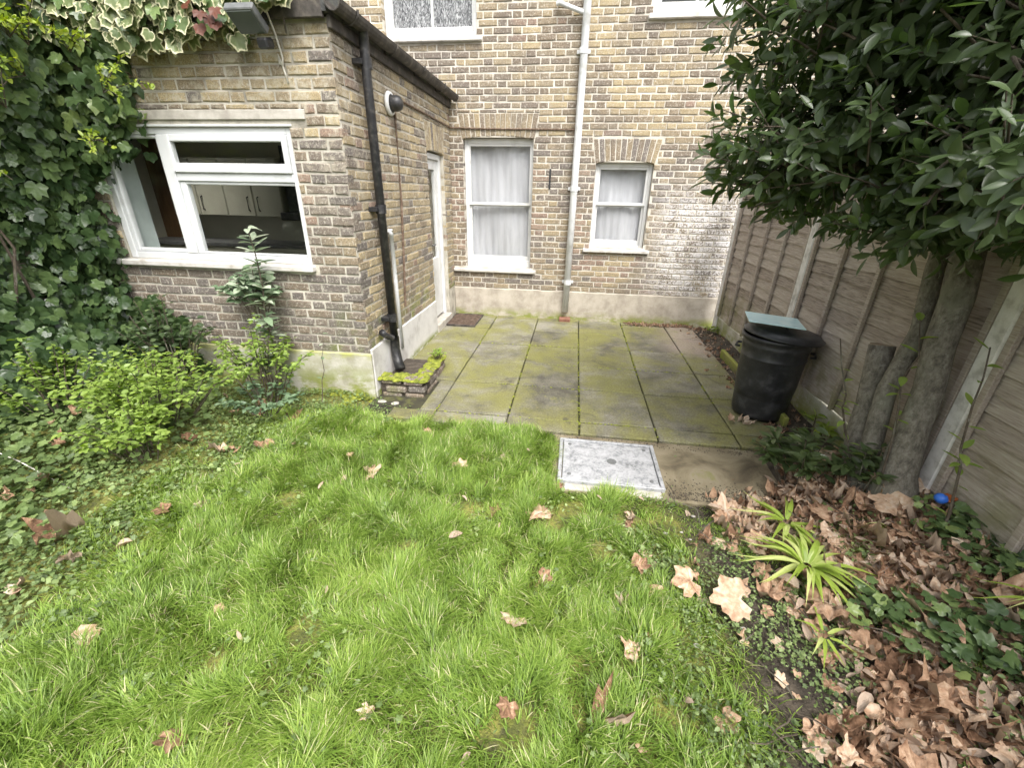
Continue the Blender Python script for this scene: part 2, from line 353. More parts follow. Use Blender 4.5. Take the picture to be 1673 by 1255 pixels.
def ground_mat():
    m, nt, N, L, b = nmat('garden_earth'); p = pos(N); xyz = sepz(N, L, p)
    n = noise(N, L, 5, 8, p, rough=.7); f = noise(N, L, 60, 6, p)
    r = ramp(N, [(0, (.032, .026, .019)), (.5, (.068, .055, .04)), (1, (.13, .105, .075))]); L.new(mapr(N, L, n.outputs[0], .3, .7), r.inputs[0]); c = r.outputs[0]
    lawn = math_(N, L, 'MULTIPLY', mapr(N, L, math_(N, L, 'ADD', xyz[0], math_(N, L, 'MULTIPLY', n.outputs[0], .5)), .85, 1.15, 1, 0), mapr(N, L, f.outputs[0], .35, .6, .45, .9), True)
    g = noise(N, L, 9, 6, p); gc = ramp(N, [(0, (.085, .10, .022)), (.5, (.19, .21, .035)), (1, (.32, .31, .07))]); L.new(mapr(N, L, g.outputs[0], .3, .7), gc.inputs[0])
    c = mixc(N, L, lawn, c, gc.outputs[0]); L.new(c, b.inputs['Base Color']); b.inputs['Roughness'].default_value = .95
    bump(N, L, b, f.outputs[0], .02); return m
M_ground = ground_mat()
def glass_mat():
    m, nt, N, L, b = nmat('window_glass'); N.remove(b)
    tr = N.new('ShaderNodeBsdfTransparent'); tr.inputs[0].default_value = (.985, .99, .985, 1)
    gl = N.new('ShaderNodeBsdfGlossy'); gl.inputs['Roughness'].default_value = .015
    fr = N.new('ShaderNodeFresnel'); fr.inputs[0].default_value = 1.5; ms = N.new('ShaderNodeMixShader')
    bf = N.new('ShaderNodeNewGeometry').outputs['Backfacing']
    L.new(math_(N, L, 'MULTIPLY', fr.outputs[0], math_(N, L, 'SUBTRACT', 1.0, bf)), ms.inputs[0]); L.new(tr.outputs[0], ms.inputs[1]); L.new(gl.outputs[0], ms.inputs[2]); L.new(ms.outputs[0], N['Material Output'].inputs['Surface'])
    return m
M_glass = glass_mat()
def curtain_mat():
    m, nt, N, L, b = nmat('white_voile'); p = pos(N)
    mp = N.new('ShaderNodeMapping'); mp.inputs['Scale'].default_value = (14, 14, 2.2); L.new(p, mp.inputs['Vector'])
    n = noise(N, L, 1.3, 6, mp.outputs[0], rough=.6); r = ramp(N, [(0, (.40, .40, .43)), (1, (.47, .47, .50))]); L.new(mapr(N, L, n.outputs[0], .3, .7), r.inputs[0])
    L.new(r.outputs[0], b.inputs['Base Color']); b.inputs['Roughness'].default_value = .9
    return m
M_curtain = curtain_mat()
M_room = simple('dim_plaster', [(0, (.46, .45, .37)), (1, (.54, .53, .44))], .8, 3)
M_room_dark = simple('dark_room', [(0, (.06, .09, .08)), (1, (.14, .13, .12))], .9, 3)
M_tile = simple('pale_tiles', [(0, (.50, .56, .54)), (1, (.60, .66, .64))], .3, 6)
M_door_brown = simple('brown_door', [(0, (.12, .065, .03)), (1, (.18, .10, .045))], .5, 6, stretch=(8, 8, 1))
M_cab = simple('cream_cabinet', [(0, (.34, .33, .26)), (1, (.40, .39, .31))], .5, 3)
M_worktop = simple('grey_worktop', [(0, (.10, .10, .10)), (1, (.16, .16, .155))], .4, 20)
M_felt = simple('roof_felt', [(0, (.05, .05, .05)), (.5, (.09, .09, .085)), (1, (.15, .16, .10))], .95, 6, 7, 90, .006)
M_slate = simple('doormat_edge', [(0, (.1, .1, .1)), (1, (.2, .2, .2))], .9)

# ------------------------------------------------------------------ dimensions (metres)
YB, YE, XS, XF = 6.191, 3.303, -1.692, 2.008
def sm(a, b, x):
    t = np.clip((np.asarray(x, float)-a)/(b-a), 0, 1); return t*t*(3-2*t)
def hfun(x, y):
    x = np.asarray(x, float); y = np.asarray(y, float)
    h = -.035+.012*np.sin(3.1*x+1.3*y)*np.cos(2.3*y-.7*x)+.006*np.sin(9*x)*np.sin(8*y)
    h = h+.27*sm(1.15, 2.0, x)*sm(3.05, 2.55, y)*sm(-3.5, .5, y)+.10*sm(1.6, 2.0, x)*sm(2.6, 3.2, y)*sm(6.2, 5.4, y)
    h = h+.17*sm(-2.1, -3.6, x)*sm(0, 1.0, y)
    pat = sm(-1.78, -1.66, x)*sm(2.84, 2.98, y)*sm(1.75, 1.6, x)+sm(-.02, .06, x)*sm(1.5, 1.4, x)*sm(2.2, 2.3, y)
    pat = np.clip(pat, 0, 1); return h*(1-pat)+(-.07)*pat

# ------------------------------------------------------------------ ground sheet
gx = np.concatenate([[-90, -40, -20, -12, -8], np.arange(-6, 4.01, .07), [6, 10, 20, 40, 90]])
gy = np.concatenate([[-90, -40, -20, -12, -8, -5, -3.5], np.arange(-2.5, 7.01, .07), [10, 20, 40, 90]])
GX, GY = np.meshgrid(gx, gy); GZ = hfun(GX, GY)
nx, ny = len(gx), len(gy); ii = np.arange(nx*ny).reshape(ny, nx)
Fq = np.stack([ii[:-1, :-1], ii[:-1, 1:], ii[1:, 1:], ii[1:, :-1]], -1).reshape(-1, 4)
tag(link('ground', mesh('ground', np.stack([GX, GY, GZ], -1).reshape(-1, 3), Fq, M_ground, True)), 'dark garden earth under the lawn and beds', None, None, 'structure')

# ------------------------------------------------------------------ patio
patio = thing('patio', 'mossy square slab patio between house, extension and fence', None, (0, 4.5, 0)); patio['kind'] = 'structure'
MB().box(-1.69, 1.72, 2.9, 6.19, -.2, -.036).build('bedding', M_joint, patio)
jx = [-1.69, -1.054, -.4386, .15, .748, 1.346, 1.72]; jy = [2.905, 3.092, 3.733, 4.33, 4.923, 5.525, 6.06, 6.185]
for a in range(len(jx)-1):
    rows = list(jy)
    if a >= 3: rows = [v for v in rows if v != 5.525] if a in (4,) else rows
    for c in range(len(rows)-1):
        if a == 0 and rows[c] < 3.7: continue
        x0, x1, y0, y1 = jx[a]+.006, jx[a+1]-.006, rows[c]+.009, rows[c+1]-.009
        jit = lambda s: random.uniform(-s, s)
        nxs = 6; V = []; F = []
        tz = [jit(.006) for _ in range(4)]; b = .008
        # slab with a worn arris: bottom ring, shoulder ring, top
        def corner(ins, z):
            return [(x0+ins, y0+ins, z+tz[0]), (x1-ins, y0+ins, z+tz[1]), (x1-ins, y1-ins, z+tz[2]), (x0+ins, y1-ins, z+tz[3])]
        V = corner(0, -.055)+corner(0, -.007)+corner(b, 0)
        F = [[i, (i+1) % 4, (i+1) % 4+4, i+4] for i in range(4)]+[[i+4, (i+1) % 4+4, (i+1) % 4+8, i+8] for i in range(4)]+[[8, 9, 10, 11]]
        m = MB(); m.add(V, F, random.random()); m.build('paving_slab', M_slab, patio)
# left strip in front of the planter
for (x0, x1, y0, y1) in [(-1.43, -1.06, 2.93, 3.09), (-1.2, -1.06, 3.10, 3.725)]:
    MB().box(x0, x1, y0, y1, -.06, random.uniform(-.008, 0), .008, random.random()).build('paving_slab', M_slab, patio)
ap = MB(); ap.box(-.04, 1.47, 2.215, 2.90, -.2, -.016, .01)
tag(ap.build('concrete_apron', M_apron), 'worn brown concrete apron around the drain cover', None, None, 'structure')

# ------------------------------------------------------------------ bricks
def brick_mesh(uv, face, back, frame, c=.006, jit=.0036):
    """uv: bottom-left, bottom-right, top-right, top-left corners in wall coordinates"""
    o, u, v, n = frame; uv = np.array(uv, float); ctr = uv.mean(0)
    uv = uv+np.array([[random.uniform(-jit, jit), random.uniform(-jit, jit)] for _ in range(4)])
    d = uv-ctr; L_ = np.abs(d); ins = uv-np.sign(d)*np.minimum(c, L_*.4)
    tilt = [random.uniform(-.0015, .0015) for _ in range(4)]
    P = []
    for q, k in ((ins, face), (uv, face-c), (uv, -back)):
        for i, (a, b) in enumerate(q): P.append(o+u*a+v*b+n*(k+(tilt[i] if k > 0 else 0)))
    F = [[0, 1, 2, 3]]+[[i, i+4, (i+1) % 4+4, (i+1) % 4] for i in range(4)]+[[i+4, i+8, (i+1) % 4+8, (i+1) % 4+4] for i in range(4)]
    return np.array(P), F
def lay(u0, u1, z0, z1, openings, phase=0):
    """Flemish bond: yields corner quads of each visible brick"""
    out = []; k = 0; z = z0
    while z < z1-.03:
        za, zb = z+.004, min(z+.0630, z1)
        u = u0-(.1733 if (k+phase) % 2 else 0)-.03; hd = False
        while u < u1:
            ln = .1025 if hd else .215
            a, b = u, u+ln; u += ln+.0145; hd = not hd
            pieces = [(max(a, u0), min(b, u1), za, zb)]
            for (ol, orr, ob, ot, sl, sr) in openings:     # sl/sr: how far the sides splay out per metre above ob
                new = []
                for (p, q, s, t) in pieces:
                    if t <= ob+.008 or s >= ot-.008: new.append((p, q, s, t)); continue
                    zm = (s+t)/2; l = ol-sl*(zm-ob); r = orr+sr*(zm-ob)
                    if q <= l+.004 or p >= r-.004: new.append((p, q, s, t)); continue
                    if p < l-.012: new.append((p, l-.005, s, t))
                    if q > r+.012: new.append((r+.005, q, s, t))
                    if t > ot+.02: new.append((max(p, l), min(q, r), ot+.006, t))
                    if s < ob-.02: new.append((max(p, l), min(q, r), s, ob-.006))
                pieces = new
            for (p, q, s, t) in pieces:
                if q-p < .018 or t-s < .014: continue
                B = [[p, s], [q, s], [q, t], [p, t]]
                for (ol, orr, ob, ot, sl, sr) in openings:
                    if (sl or sr) and s < ot and t > ob:
                        if abs(q-(ol-sl*((s+t)/2-ob)-.005)) < .003: B[1][0] = ol-sl*(s-ob)-.005; B[2][0] = ol-sl*(t-ob)-.005
                        if abs(p-(orr+sr*((s+t)/2-ob)+.005)) < .003: B[0][0] = orr+sr*(s-ob)+.005; B[3][0] = orr+sr*(t-ob)+.005
                out.append(B)
        z += .0745; k += 1
    return out
def arch(ul, ur, zs, zc, zt, sl, n):
    """voussoirs of a cambered arch: soffit rises from zs to zc, flat top zt, ends splayed by sl"""
    out = []
    for i in range(n):
        f0, f1 = i/n, (i+1)/n
        def soff(f): return zs+(zc-zs)*(1-(2*f-1)**2)
        def x(f, z): return (ul+(ur-ul)*f)+(2*f-1)*sl*(z-zs)
        zb0, zb1 = soff(f0), soff(f1); g = .005
        out.append([[x(f0, zb0)+g, zb0], [x(f1, zb1)-g, zb1], [x(f1, zt)-g, zt-.004], [x(f0, zt)+g, zt-.004]])
    return out
def tones_house(u, z):
    r = random.random()
    if z < 2.35: t = .30+.50*r
    else: t = .04+.64*r
    near = min(abs(u-W1[0]), abs(u-W1[1]), abs(u-W2[0]))
    if near < .26 and .72 < z < 1.95 and random.random() < .38: t = .9+.1*random.random()
    elif random.random() < .02: t = .9+.1*random.random()
    if .25 < u < .95 and .5 < z < .95: t = random.choice([.05, .15, .25, .93, .98, .5])
    return t
def tones_front(u, z):
    r = random.random()
    if z < 1.15: t = .60+.25*r
    elif z < 2.25:
        t = .35+.45*r
        if u > -1.95 and 1.35 < z < 2.05: t = .68+.16*random.random()
        elif random.random() < .15: t = .93
        elif random.random() < .2: t = .05
    else: t = .02+.42*r if random.random() < .82 else .74+.12*random.random()
    return t
def tones_side(u, z):
    r = random.random(); t = .0+.55*r
    if random.random() < .10: t = .70+.15*random.random()
    if random.random() < .07: t = .93
    if u < .25 and z < 2.0 and random.random() < .7: t = .62+.22*random.random()
    return t
def put_bricks(quads, frame, tone_fn, mat, parent_of, keep, vis, proud=.004):
    """the `keep` bricks that show largest become parts; the rest one joined part"""
    o, u, v, n = frame; rec = []
    for q in quads:
        c = np.mean(q, 0); P = o+u*c[0]+v*c[1]; px, py, z = project(P); px, py, z = px[0], py[0], z[0]
        e = (q[1][0]-q[0][0])*(q[3][1]-q[0][1]); seen = z > 0 and -20 < px < 1693 and -20 < py < 1275 and vis(c[0], c[1])
        cosv = abs(np.dot((CAM-P)/np.linalg.norm(CAM-P), n)); rec.append((-(e*cosv/z**2) if seen else 1, q, c))
    rec.sort(key=lambda r: r[0]); rest = MB(); cnt = 0
    for s, q, c in rec:
        V, F = brick_mesh(q, proud+random.uniform(-.0035, .003), .09, frame); t = tone_fn(c[0], c[1])
        par = parent_of
        if s < 0 and cnt < keep:
            ctr = V.mean(0); me = mesh('brick', V-ctr, F, mat, False, {'tone': np.full(len(V), t)})
            b = link('brick', me, par); b.location = ctr-wloc(par); cnt += 1
        else: rest.add(V, F, t)
    if rest.n: rest.build('brickwork', mat, parent_of, False, 'stuff')
    return cnt
def wall_cells(u0, u1, z0, z1, holes):
    us = sorted({u0, u1, *[h[0] for h in holes], *[h[1] for h in holes]}); us = [x for x in us if u0 <= x <= u1]
    zs = sorted({z0, z1, *[h[2] for h in holes], *[h[3] for h in holes]}); zs = [x for x in zs if z0 <= x <= z1]
    for i in range(len(us)-1):
        run = None
        for j in range(len(zs)-1):
            cu, cz = (us[i]+us[i+1])/2, (zs[j]+zs[j+1])/2
            if any(h[0] < cu < h[1] and h[2] < cz < h[3] for h in holes):
                if run: yield (us[i], us[i+1], run[0], run[1]); run = None
            else: run = (run[0] if run else zs[j], zs[j+1])
        if run: yield (us[i], us[i+1], run[0], run[1])

# ------------------------------------------------------------------ the house
house = thing('brick_house', 'tall yellow stock brick house rear wall with white sash windows', 'house', (0, YB, 0))
W1 = (-1.515, -.597, .70, 2.30); W2 = (.215, .930, 1.03, 2.03); W3 = (-2.465, -1.318, 3.36, 5.0); W4 = (.70, 1.65, 3.53, 5.0)
holes = [W1, W2, W3, W4]
wm = MB()
for (a, b, c, d) in wall_cells(-7.5, 7.5, -.1, 6.2, [(h[0]-.004, h[1]+.004, h[2], h[3]+(.035 if h in (W1, W2) else 0)) for h in holes]): wm.box(a, b, YB+.004, YB+.32, c, d)
hw = wm.build('wall', M_mortar, house)
fr_house = (np.array([0, YB, 0.0]), np.array([1.0, 0, 0]), np.array([0, 0, 1.0]), np.array([0, -1.0, 0]))
A1 = (-1.53, -.585, 2.315, 2.352, 2.60, .16); A2 = (.205, .940, 2.045, 2.09, 2.325, .20)
op = [(W1[0], W1[1], .645, 2.32, 0, 0), (W2[0], W2[1], .965, 2.05, 0, 0), (W3[0], W3[1], 3.335, 5, 0, 0), (W4[0], W4[1], 3.49, 5, 0, 0),
      (-1.69, -.507, .638, .683, 0, 0), (.13, 1.012, .962, 1.012, 0, 0), (-2.51, -1.245, 3.325, 3.37, 0, 0), (.648, 1.70, 3.48, 3.535, 0, 0),
      (A1[0], A1[1], A1[2]-.01, A1[4], A1[5], A1[5]), (A2[0], A2[1], A2[2]-.01, A2[4], A2[5], A2[5])]
qs = arch(A1[0], A1[1], *A1[2:6], 15)+arch(A2[0], A2[1], *A2[2:6], 12)
n_arch = len(qs)
qs += lay(-4.2, 4.6, .412, 5.0, op)
def vis_house(u, z): return (u > -1.66 or z > 2.75) and not (u > .9 and z > 1.9) and (z < 3.75)
put_bricks(qs, fr_house, tones_house, M_house_brick, hw, 298, vis_house)
MB().box(-1.692, 4.6, YB-.022, YB+.004, -.1, .405, .006).build('plinth', M_plinth, house)

def sash_window(parent, X0, X1, Z0, Z1, mid, gx0, gx1, low0, low1, up0, up1, yface, curtain_label, mull=False, sill=None):
    fy = yface+.080
    fr = MB()
    fr.box(X0, gx0-.028, fy, fy+.11, Z0, Z1, .004); fr.box(gx1+.028, X1, fy, fy+.11, Z0, Z1, .004); fr.box(gx0-.028, gx1+.028, fy+.003, fy+.11, up1+.028, Z1, .004)
    fr.box(gx0-.028, gx1+.028, fy+.012, fy+.11, Z0, low0-.06, .003)
    win = fr.build('window', M_white, parent)
    for (za, zb, yy, bot, top) in ((up0, up1, fy+.012, .035, .028), (low0, low1, fy+.048, .06, .035)):
        s_ = MB(); s_.box(gx0-.03, gx0, yy, yy+.03, za-bot, zb+top, .003); s_.box(gx1, gx1+.03, yy, yy+.03, za-bot, zb+top, .003)
        s_.box(gx0, gx1, yy+.001, yy+.03, za-bot, za, .003); s_.box(gx0, gx1, yy+.001, yy+.03, zb, zb+top, .003)
        if mull: s_.box((gx0+gx1)/2-.014, (gx0+gx1)/2+.014, yy+.002, yy+.029, za, zb, .003)
        s_.build('sash', M_white, win)
        MB().box(gx0, gx1, yy+.014, yy+.018, za, zb).build('pane', M_glass, win)
    if sill:
        m = MB(); m.box(sill[0], sill[1], yface-.055, yface+.05, sill[2], sill[3], .008); m.build('sill', M_sill, win)
    if curtain_label:
        cx = np.linspace(X0+.02, X1-.02, 60); cz = np.linspace(Z0+.05, Z1, 24); CX, CZ = np.meshgrid(cx, cz)
        ph = random.uniform(0, 6); h = (CZ-Z0)/(Z1-Z0)
        CY = yface+.20+.005*np.sin(CX*31+ph+1.5*np.sin(CZ*3))+.003*np.sin(CX*67+2*ph+CZ*2)+.035*np.sin(CX*6+ph+CZ*1.2)*(1-h)+.014*np.sin(CZ*5+CX*9+ph)*h
        i2 = np.arange(CX.size).reshape(CX.shape); Fc = np.stack([i2[:-1, :-1], i2[:-1, 1:], i2[1:, 1:], i2[1:, :-1]], -1).reshape(-1, 4)
        V = np.stack([CX, CY, CZ], -1).reshape(-1, 3); V2 = V+np.array([0, .004, 0])
        o = link('curtain_or_reflection', mesh('curtain_or_reflection', np.concatenate([V, V2]), np.concatenate([Fc, Fc[:, ::-1]+len(V)]), M_curtain, True))
        tag(o, curtain_label, 'curtain', 'net curtains hung behind the sash windows')
    return win
def reflection_panel():  # streaky reflection of the upstairs panes, painted on a panel behind them
    m_, nt, N, L, b = nmat('painted_reflection'); p = pos(N); mp = N.new('ShaderNodeMapping'); mp.inputs['Scale'].default_value = (30, 30, 9); L.new(p, mp.inputs['Vector'])
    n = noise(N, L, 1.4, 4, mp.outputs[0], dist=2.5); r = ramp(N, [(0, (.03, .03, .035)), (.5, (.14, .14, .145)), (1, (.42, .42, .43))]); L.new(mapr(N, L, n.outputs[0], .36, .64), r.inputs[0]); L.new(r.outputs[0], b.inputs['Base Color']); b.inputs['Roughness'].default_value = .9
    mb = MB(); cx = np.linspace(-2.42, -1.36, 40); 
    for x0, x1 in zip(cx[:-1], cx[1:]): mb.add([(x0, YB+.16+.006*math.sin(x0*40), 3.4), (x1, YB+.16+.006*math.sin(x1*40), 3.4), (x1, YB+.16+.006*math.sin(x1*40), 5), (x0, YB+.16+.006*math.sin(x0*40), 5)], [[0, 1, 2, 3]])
    tag(mb.build('curtain_or_reflection', m_), 'panel painted with streaky reflections behind the upstairs sash window', 'curtain', 'net curtains hung behind the sash windows')
sash_window(house, W1[0], W1[1], W1[2]-.02, W1[3]+.03, 1.54, -1.44, -.645, .853, 1.513, 1.563, 2.242, YB, 'white net curtain hung behind the tall ground floor sash window', sill=(-1.69, -.507, .640, .682))
sash_window(house, W2[0], W2[1], W2[2]-.02, W2[3]+.04, 1.565, .282, .862, 1.118, 1.54, 1.592, 1.985, YB, 'white net curtain behind the small sash window beside the white pipe', sill=(.13, 1.012, .964, 1.011))
sash_window(house, W3[0], W3[1], W3[2]-.02, W3[3], 4.2, -2.378, -1.395, 3.512, 4.15, 4.22, 4.9, YB, None, True, sill=(-2.51, -1.245, 3.327, 3.368))
reflection_panel()
sash_window(house, W4[0], W4[1], W4[2]-.02, W4[3], 4.2, .79, 1.56, 3.68, 4.15, 4.22, 4.9, YB, None, True, sill=(.648, 1.70, 3.482, 3.534))
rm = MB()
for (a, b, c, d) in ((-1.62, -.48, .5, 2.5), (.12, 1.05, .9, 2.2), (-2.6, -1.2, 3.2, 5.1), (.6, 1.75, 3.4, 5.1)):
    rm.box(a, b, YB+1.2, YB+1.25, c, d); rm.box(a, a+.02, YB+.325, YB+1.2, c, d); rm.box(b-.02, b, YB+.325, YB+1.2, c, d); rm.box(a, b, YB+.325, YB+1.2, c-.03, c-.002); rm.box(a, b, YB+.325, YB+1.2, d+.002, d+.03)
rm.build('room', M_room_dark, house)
MB().box(-7.6, 7.6, YB-.12, YB+5, 6.2, 6.35).build('roof', M_felt, house)

# ------------------------------------------------------------------ kitchen extension
ext = thing('kitchen_extension', 'single storey brick kitchen extension with white casement window', 'house extension', (-2.6, YE, 0))
KW = (-3.765, -2.088, 1.13, 2.10); ETOP = 2.72
DOOR = (5.24-.02, 5.86, .08, 2.09)   # along Y on the side wall
wm = MB()
for (a, b, c, d) in wall_cells(-6.5, XS-.004, -.1, ETOP, [KW]): wm.box(a, b, YE+.004, YE+.30, c, d)
for (a, b, c, d) in wall_cells(YE+.30, YB-.003, -.1, ETOP, [(DOOR[0]-.004, DOOR[1]+.004, DOOR[2], DOOR[3]+.03)]): wm.box(XS-.30, XS-.004, a, b, c, d)
ew = wm.build('wall', M_mortar_old, ext)
fr_front = (np.array([0, YE, 0.0]), np.array([1.0, 0, 0]), np.array([0, 0, 1.0]), np.array([0, -1.0, 0]))
fr_side = (np.array([XS, YE, 0.0]), np.array([0, 1.0, 0]), np.array([0, 0, 1.0]), np.array([1.0, 0, 0]))
LINT = (-3.9, -1.952, 2.145, 2.207)
opf = [(KW[0], KW[1], 1.07, 2.13, 0, 0), (LINT[0], LINT[1], LINT[2]-.03, LINT[3], 0, 0), (-3.87, -2.06, 1.075, 1.128, 0, 0)]
qf = lay(-4.6, XS+.002, .39, ETOP, opf)
ds = (DOOR[0]-YE, DOOR[1]-YE)
AD = (ds[0]-.01, ds[1]+.02, 2.10, 2.125, 2.40, .12)
ops = [(ds[0], ds[1], -.1, 2.11, 0, 0), (AD[0], AD[1], AD[2]-.01, AD[4], AD[5], AD[5])]
qside = lay(.004, YB-YE-.01, .425, ETOP-.06, ops, 1)+arch(*AD[:6], 10)
def vis_front(u, z): return u > -3.62 and z < 2.62
nfront = put_bricks(qf, fr_front, tones_front, M_ext_brick, ew, 190, vis_front, .005)
put_bricks(qside, fr_side, tones_side, M_ext_brick, ew, 108, lambda u, z: z < 2.6, .004)
m = MB(); m.box(-4.6, XS+.018, YE-.028, YE+.002, -.1, .388, .006); m.build('plinth', M_ext_plinth, ext)
m = MB(); m.box(XS+.0, XS+.024, YE+.004, DOOR[0]-.03, -.1, .425, .006); m.build('plinth', M_white_render, ext)
MB().box(LINT[0], LINT[1], YE-.012, YE+.1, LINT[2], LINT[3], .004).build('lintel', M_concrete, ext)
m = MB(); m.box(-3.86, -2.062, YE-.06, YE+.06, 1.076, 1.127, .010); ks = m.build('sill', M_sill, ext)
# the casement window
fy = YE+.02; fr = MB(); Z0, Z1 = 1.128, 2.10; X0, X1 = KW[0], KW[1]; mx = -3.165
fr.box(X0, X0+.055, fy, fy+.07, Z0, Z1, .005); fr.box(X1-.045, X1, fy, fy+.07, Z0, Z1, .005)
fr.box(X0+.055, X1-.045, fy+.002, fy+.07, Z1-.045, Z1, .005); fr.box(X0+.055, X1-.045, fy+.002, fy+.07, Z0, Z0+.055, .005)
fr.box(mx-.042, mx+.042, fy-.003, fy+.07, Z0+.055, Z1-.045, .005); fr.box(mx+.042, X1-.045, fy-.001, fy+.07, 1.735, 1.795, .005)
win = fr.build('window', M_upvc, ext)
def leaf(x0, x1, z0, z1, g, y, name='casement'):
    a, b, c, d = g; s_ = MB()
    s_.box(x0, a, y, y+.05, z0, z1, .006); s_.box(b, x1, y, y+.05, z0, z1, .006); s_.box(a, b, y+.001, y+.05, z0, c, .006); s_.box(a, b, y+.001, y+.05, d, z1, .006)
    s_.build(name, M_upvc, win); MB().box(a, b, y+.02, y+.026, c, d).build('pane', M_glass, win)
leaf(mx+.043, X1-.046, 1.796, Z1-.046, (-3.085, -2.175, 1.862, 2.006), fy-.022, 'vent_light')
leaf(mx+.043, X1-.046, Z0+.056, 1.734, (-3.068, -2.142, 1.20, 1.712), fy+.012, 'fixed_light')
leaf(X0+.056, mx-.043, Z0+.056, Z1-.046, (-3.672, -3.232, 1.215, 2.03), fy+.012, 'fixed_light')
MB().box(X0-.02, X1+.02, YE-.004, YE+.02, Z1+.003, Z1+.018, .002).build('drip_bead', M_upvc, win)
# room behind it, with an unseen roof light added to brighten it
HX0, HX1, HY0, HY1 = -5.2, -4.1, 4.2, 5.3
r = MB(); kx0, kx1, ky0, ky1, kz1 = -6.15, XS-.305, YE+.305, YB-.02, 2.45
r.box(kx0, kx1, ky1-.05, ky1, .3, kz1); r.box(kx1-.02, kx1, ky0, ky1-.05, .3, kz1); r.box(kx0, kx1-.02, ky0, ky1-.05, .25, .3); 
for q in ((kx0, HX0-.052, ky0, ky1-.05), (HX1+.052, kx1-.02, ky0, ky1-.05), (HX0-.052, HX1+.052, ky0, HY0-.052), (HX0-.052, HX1+.052, HY1+.052, ky1-.05)): r.box(*q, kz1, kz1+.03)
r.box(kx0-.03, kx0, ky0, ky1, .3, kz1)
r.build('room', M_room, ext)
MB().box(KW[0]-.003, KW[0]+.006, YE+.095, YE+.31, 1.13, 2.1).build('tiled_reveal', M_tile, ext)
MB().box(KW[0]+.006, KW[1]-.006, YE+.1, YE+.40, 1.10, 1.135, .004).build('inner_sill', M_tile, ext)
MB().box(kx0, -2.05, ky1-.62, ky1-.055, .95, .99).build('worktop', M_worktop, ext)
MB().box(kx0, -2.05, ky1-.60, ky1-.06, .3, .94).build('base_unit', M_cab, ext)
for i in range(4):
    x = -5.62+i*.42; c_ = thing('wall_cabinet', ['cream kitchen wall cabinet nearest the brown door, seen through the window', 'cream kitchen wall cabinet second from the brown door behind the glass', 'cream kitchen wall cabinet third from the brown door behind the glass', 'cream kitchen wall cabinet next to the dark cooker hood'][i], 'cabinet', (x, ky1-.2, 1.33), 'cream cabinets on the kitchen wall')
    MB().box(x, x+.41, ky1-.36, ky1-.055, 1.33, 2.05, .004).build('carcass', M_cab, c_); MB().box(x+.006, x+.404, ky1-.38, ky1-.361, 1.335, 2.045, .004).build('door', M_cab, c_)
    hx = x+.34 if i % 2 == 0 else x+.07
    MB().tube([(hx, ky1-.385, 1.40), (hx, ky1-.41, 1.41), (hx, ky1-.41, 1.57), (hx, ky1-.385, 1.58)], .008, 6).build('handle', M_black, c_)
hood = thing('cooker_hood', 'dark cooker hood beside the cream cabinets inside the kitchen', 'cooker hood', (-3.7, ky1-.2, 1.3))
MB().box(-3.88, -3.55, ky1-.36, ky1-.055, 1.40, 2.2, .006).build('flue', M_black, hood); MB().box(-3.93, -3.45, ky1-.5, ky1-.055, 1.30, 1.398, .01).build('canopy', M_black, hood)
bd = thing('inner_door', 'brown door inside the kitchen seen through the left pane', 'door', (-5.9, ky1-.08, .3))
MB().box(-6.4+.255, -5.70, ky1-.10, ky1-.055, .3, 2.3, .004).build('door_panel', M_door_brown, bd); MB().box(-6.05, -5.80, ky1-.115, ky1-.101, 1.3, 2.1, .006).build('raised_panel', M_door_brown, bd)
# side door
d_ = thing('back_door', 'white glazed back door set in the side of the extension', 'door', (XS, 5.5, .08))
xd = XS-.075
f_ = MB(); f_.box(xd-.05, xd+.03, DOOR[0], DOOR[0]+.06, .10, DOOR[3]+.01, .004); f_.box(xd-.05, xd+.03, DOOR[1]-.06, DOOR[1], .10, DOOR[3]+.01, .004); f_.box(xd-.05, xd+.029, DOOR[0]+.06, DOOR[1]-.06, DOOR[3]-.05, DOOR[3]+.01, .004)
f_.build('frame', M_white, d_)
f_ = MB(); f_.box(xd-.045, xd, DOOR[0]+.063, DOOR[0]+.16, .13, DOOR[3]-.053, .004); f_.box(xd-.045, xd, DOOR[1]-.16, DOOR[1]-.063, .13, DOOR[3]-.053, .004); f_.box(xd-.045, xd-.001, DOOR[0]+.16, DOOR[1]-.16, .13, .9, .004); f_.box(xd-.045, xd-.001, DOOR[0]+.16, DOOR[1]-.16, DOOR[3]-.16, DOOR[3]-.053, .004)
f_.build('door_leaf', M_white, d_); MB().box(xd-.03, xd-.024, DOOR[0]+.16, DOOR[1]-.16, .9, DOOR[3]-.16).build('pane', M_glass, d_)
MB().tube([(xd, DOOR[0]+.11, 1.08), (xd+.05, DOOR[0]+.11, 1.08), (xd+.055, DOOR[0]+.2, 1.08)], .009, 8).build('handle', M_grey, d_)
MB().box(XS-.28, XS+.03, DOOR[0]-.02, DOOR[1]+.02, -.1, .098, .008).build('door_step', M_concrete, ext)
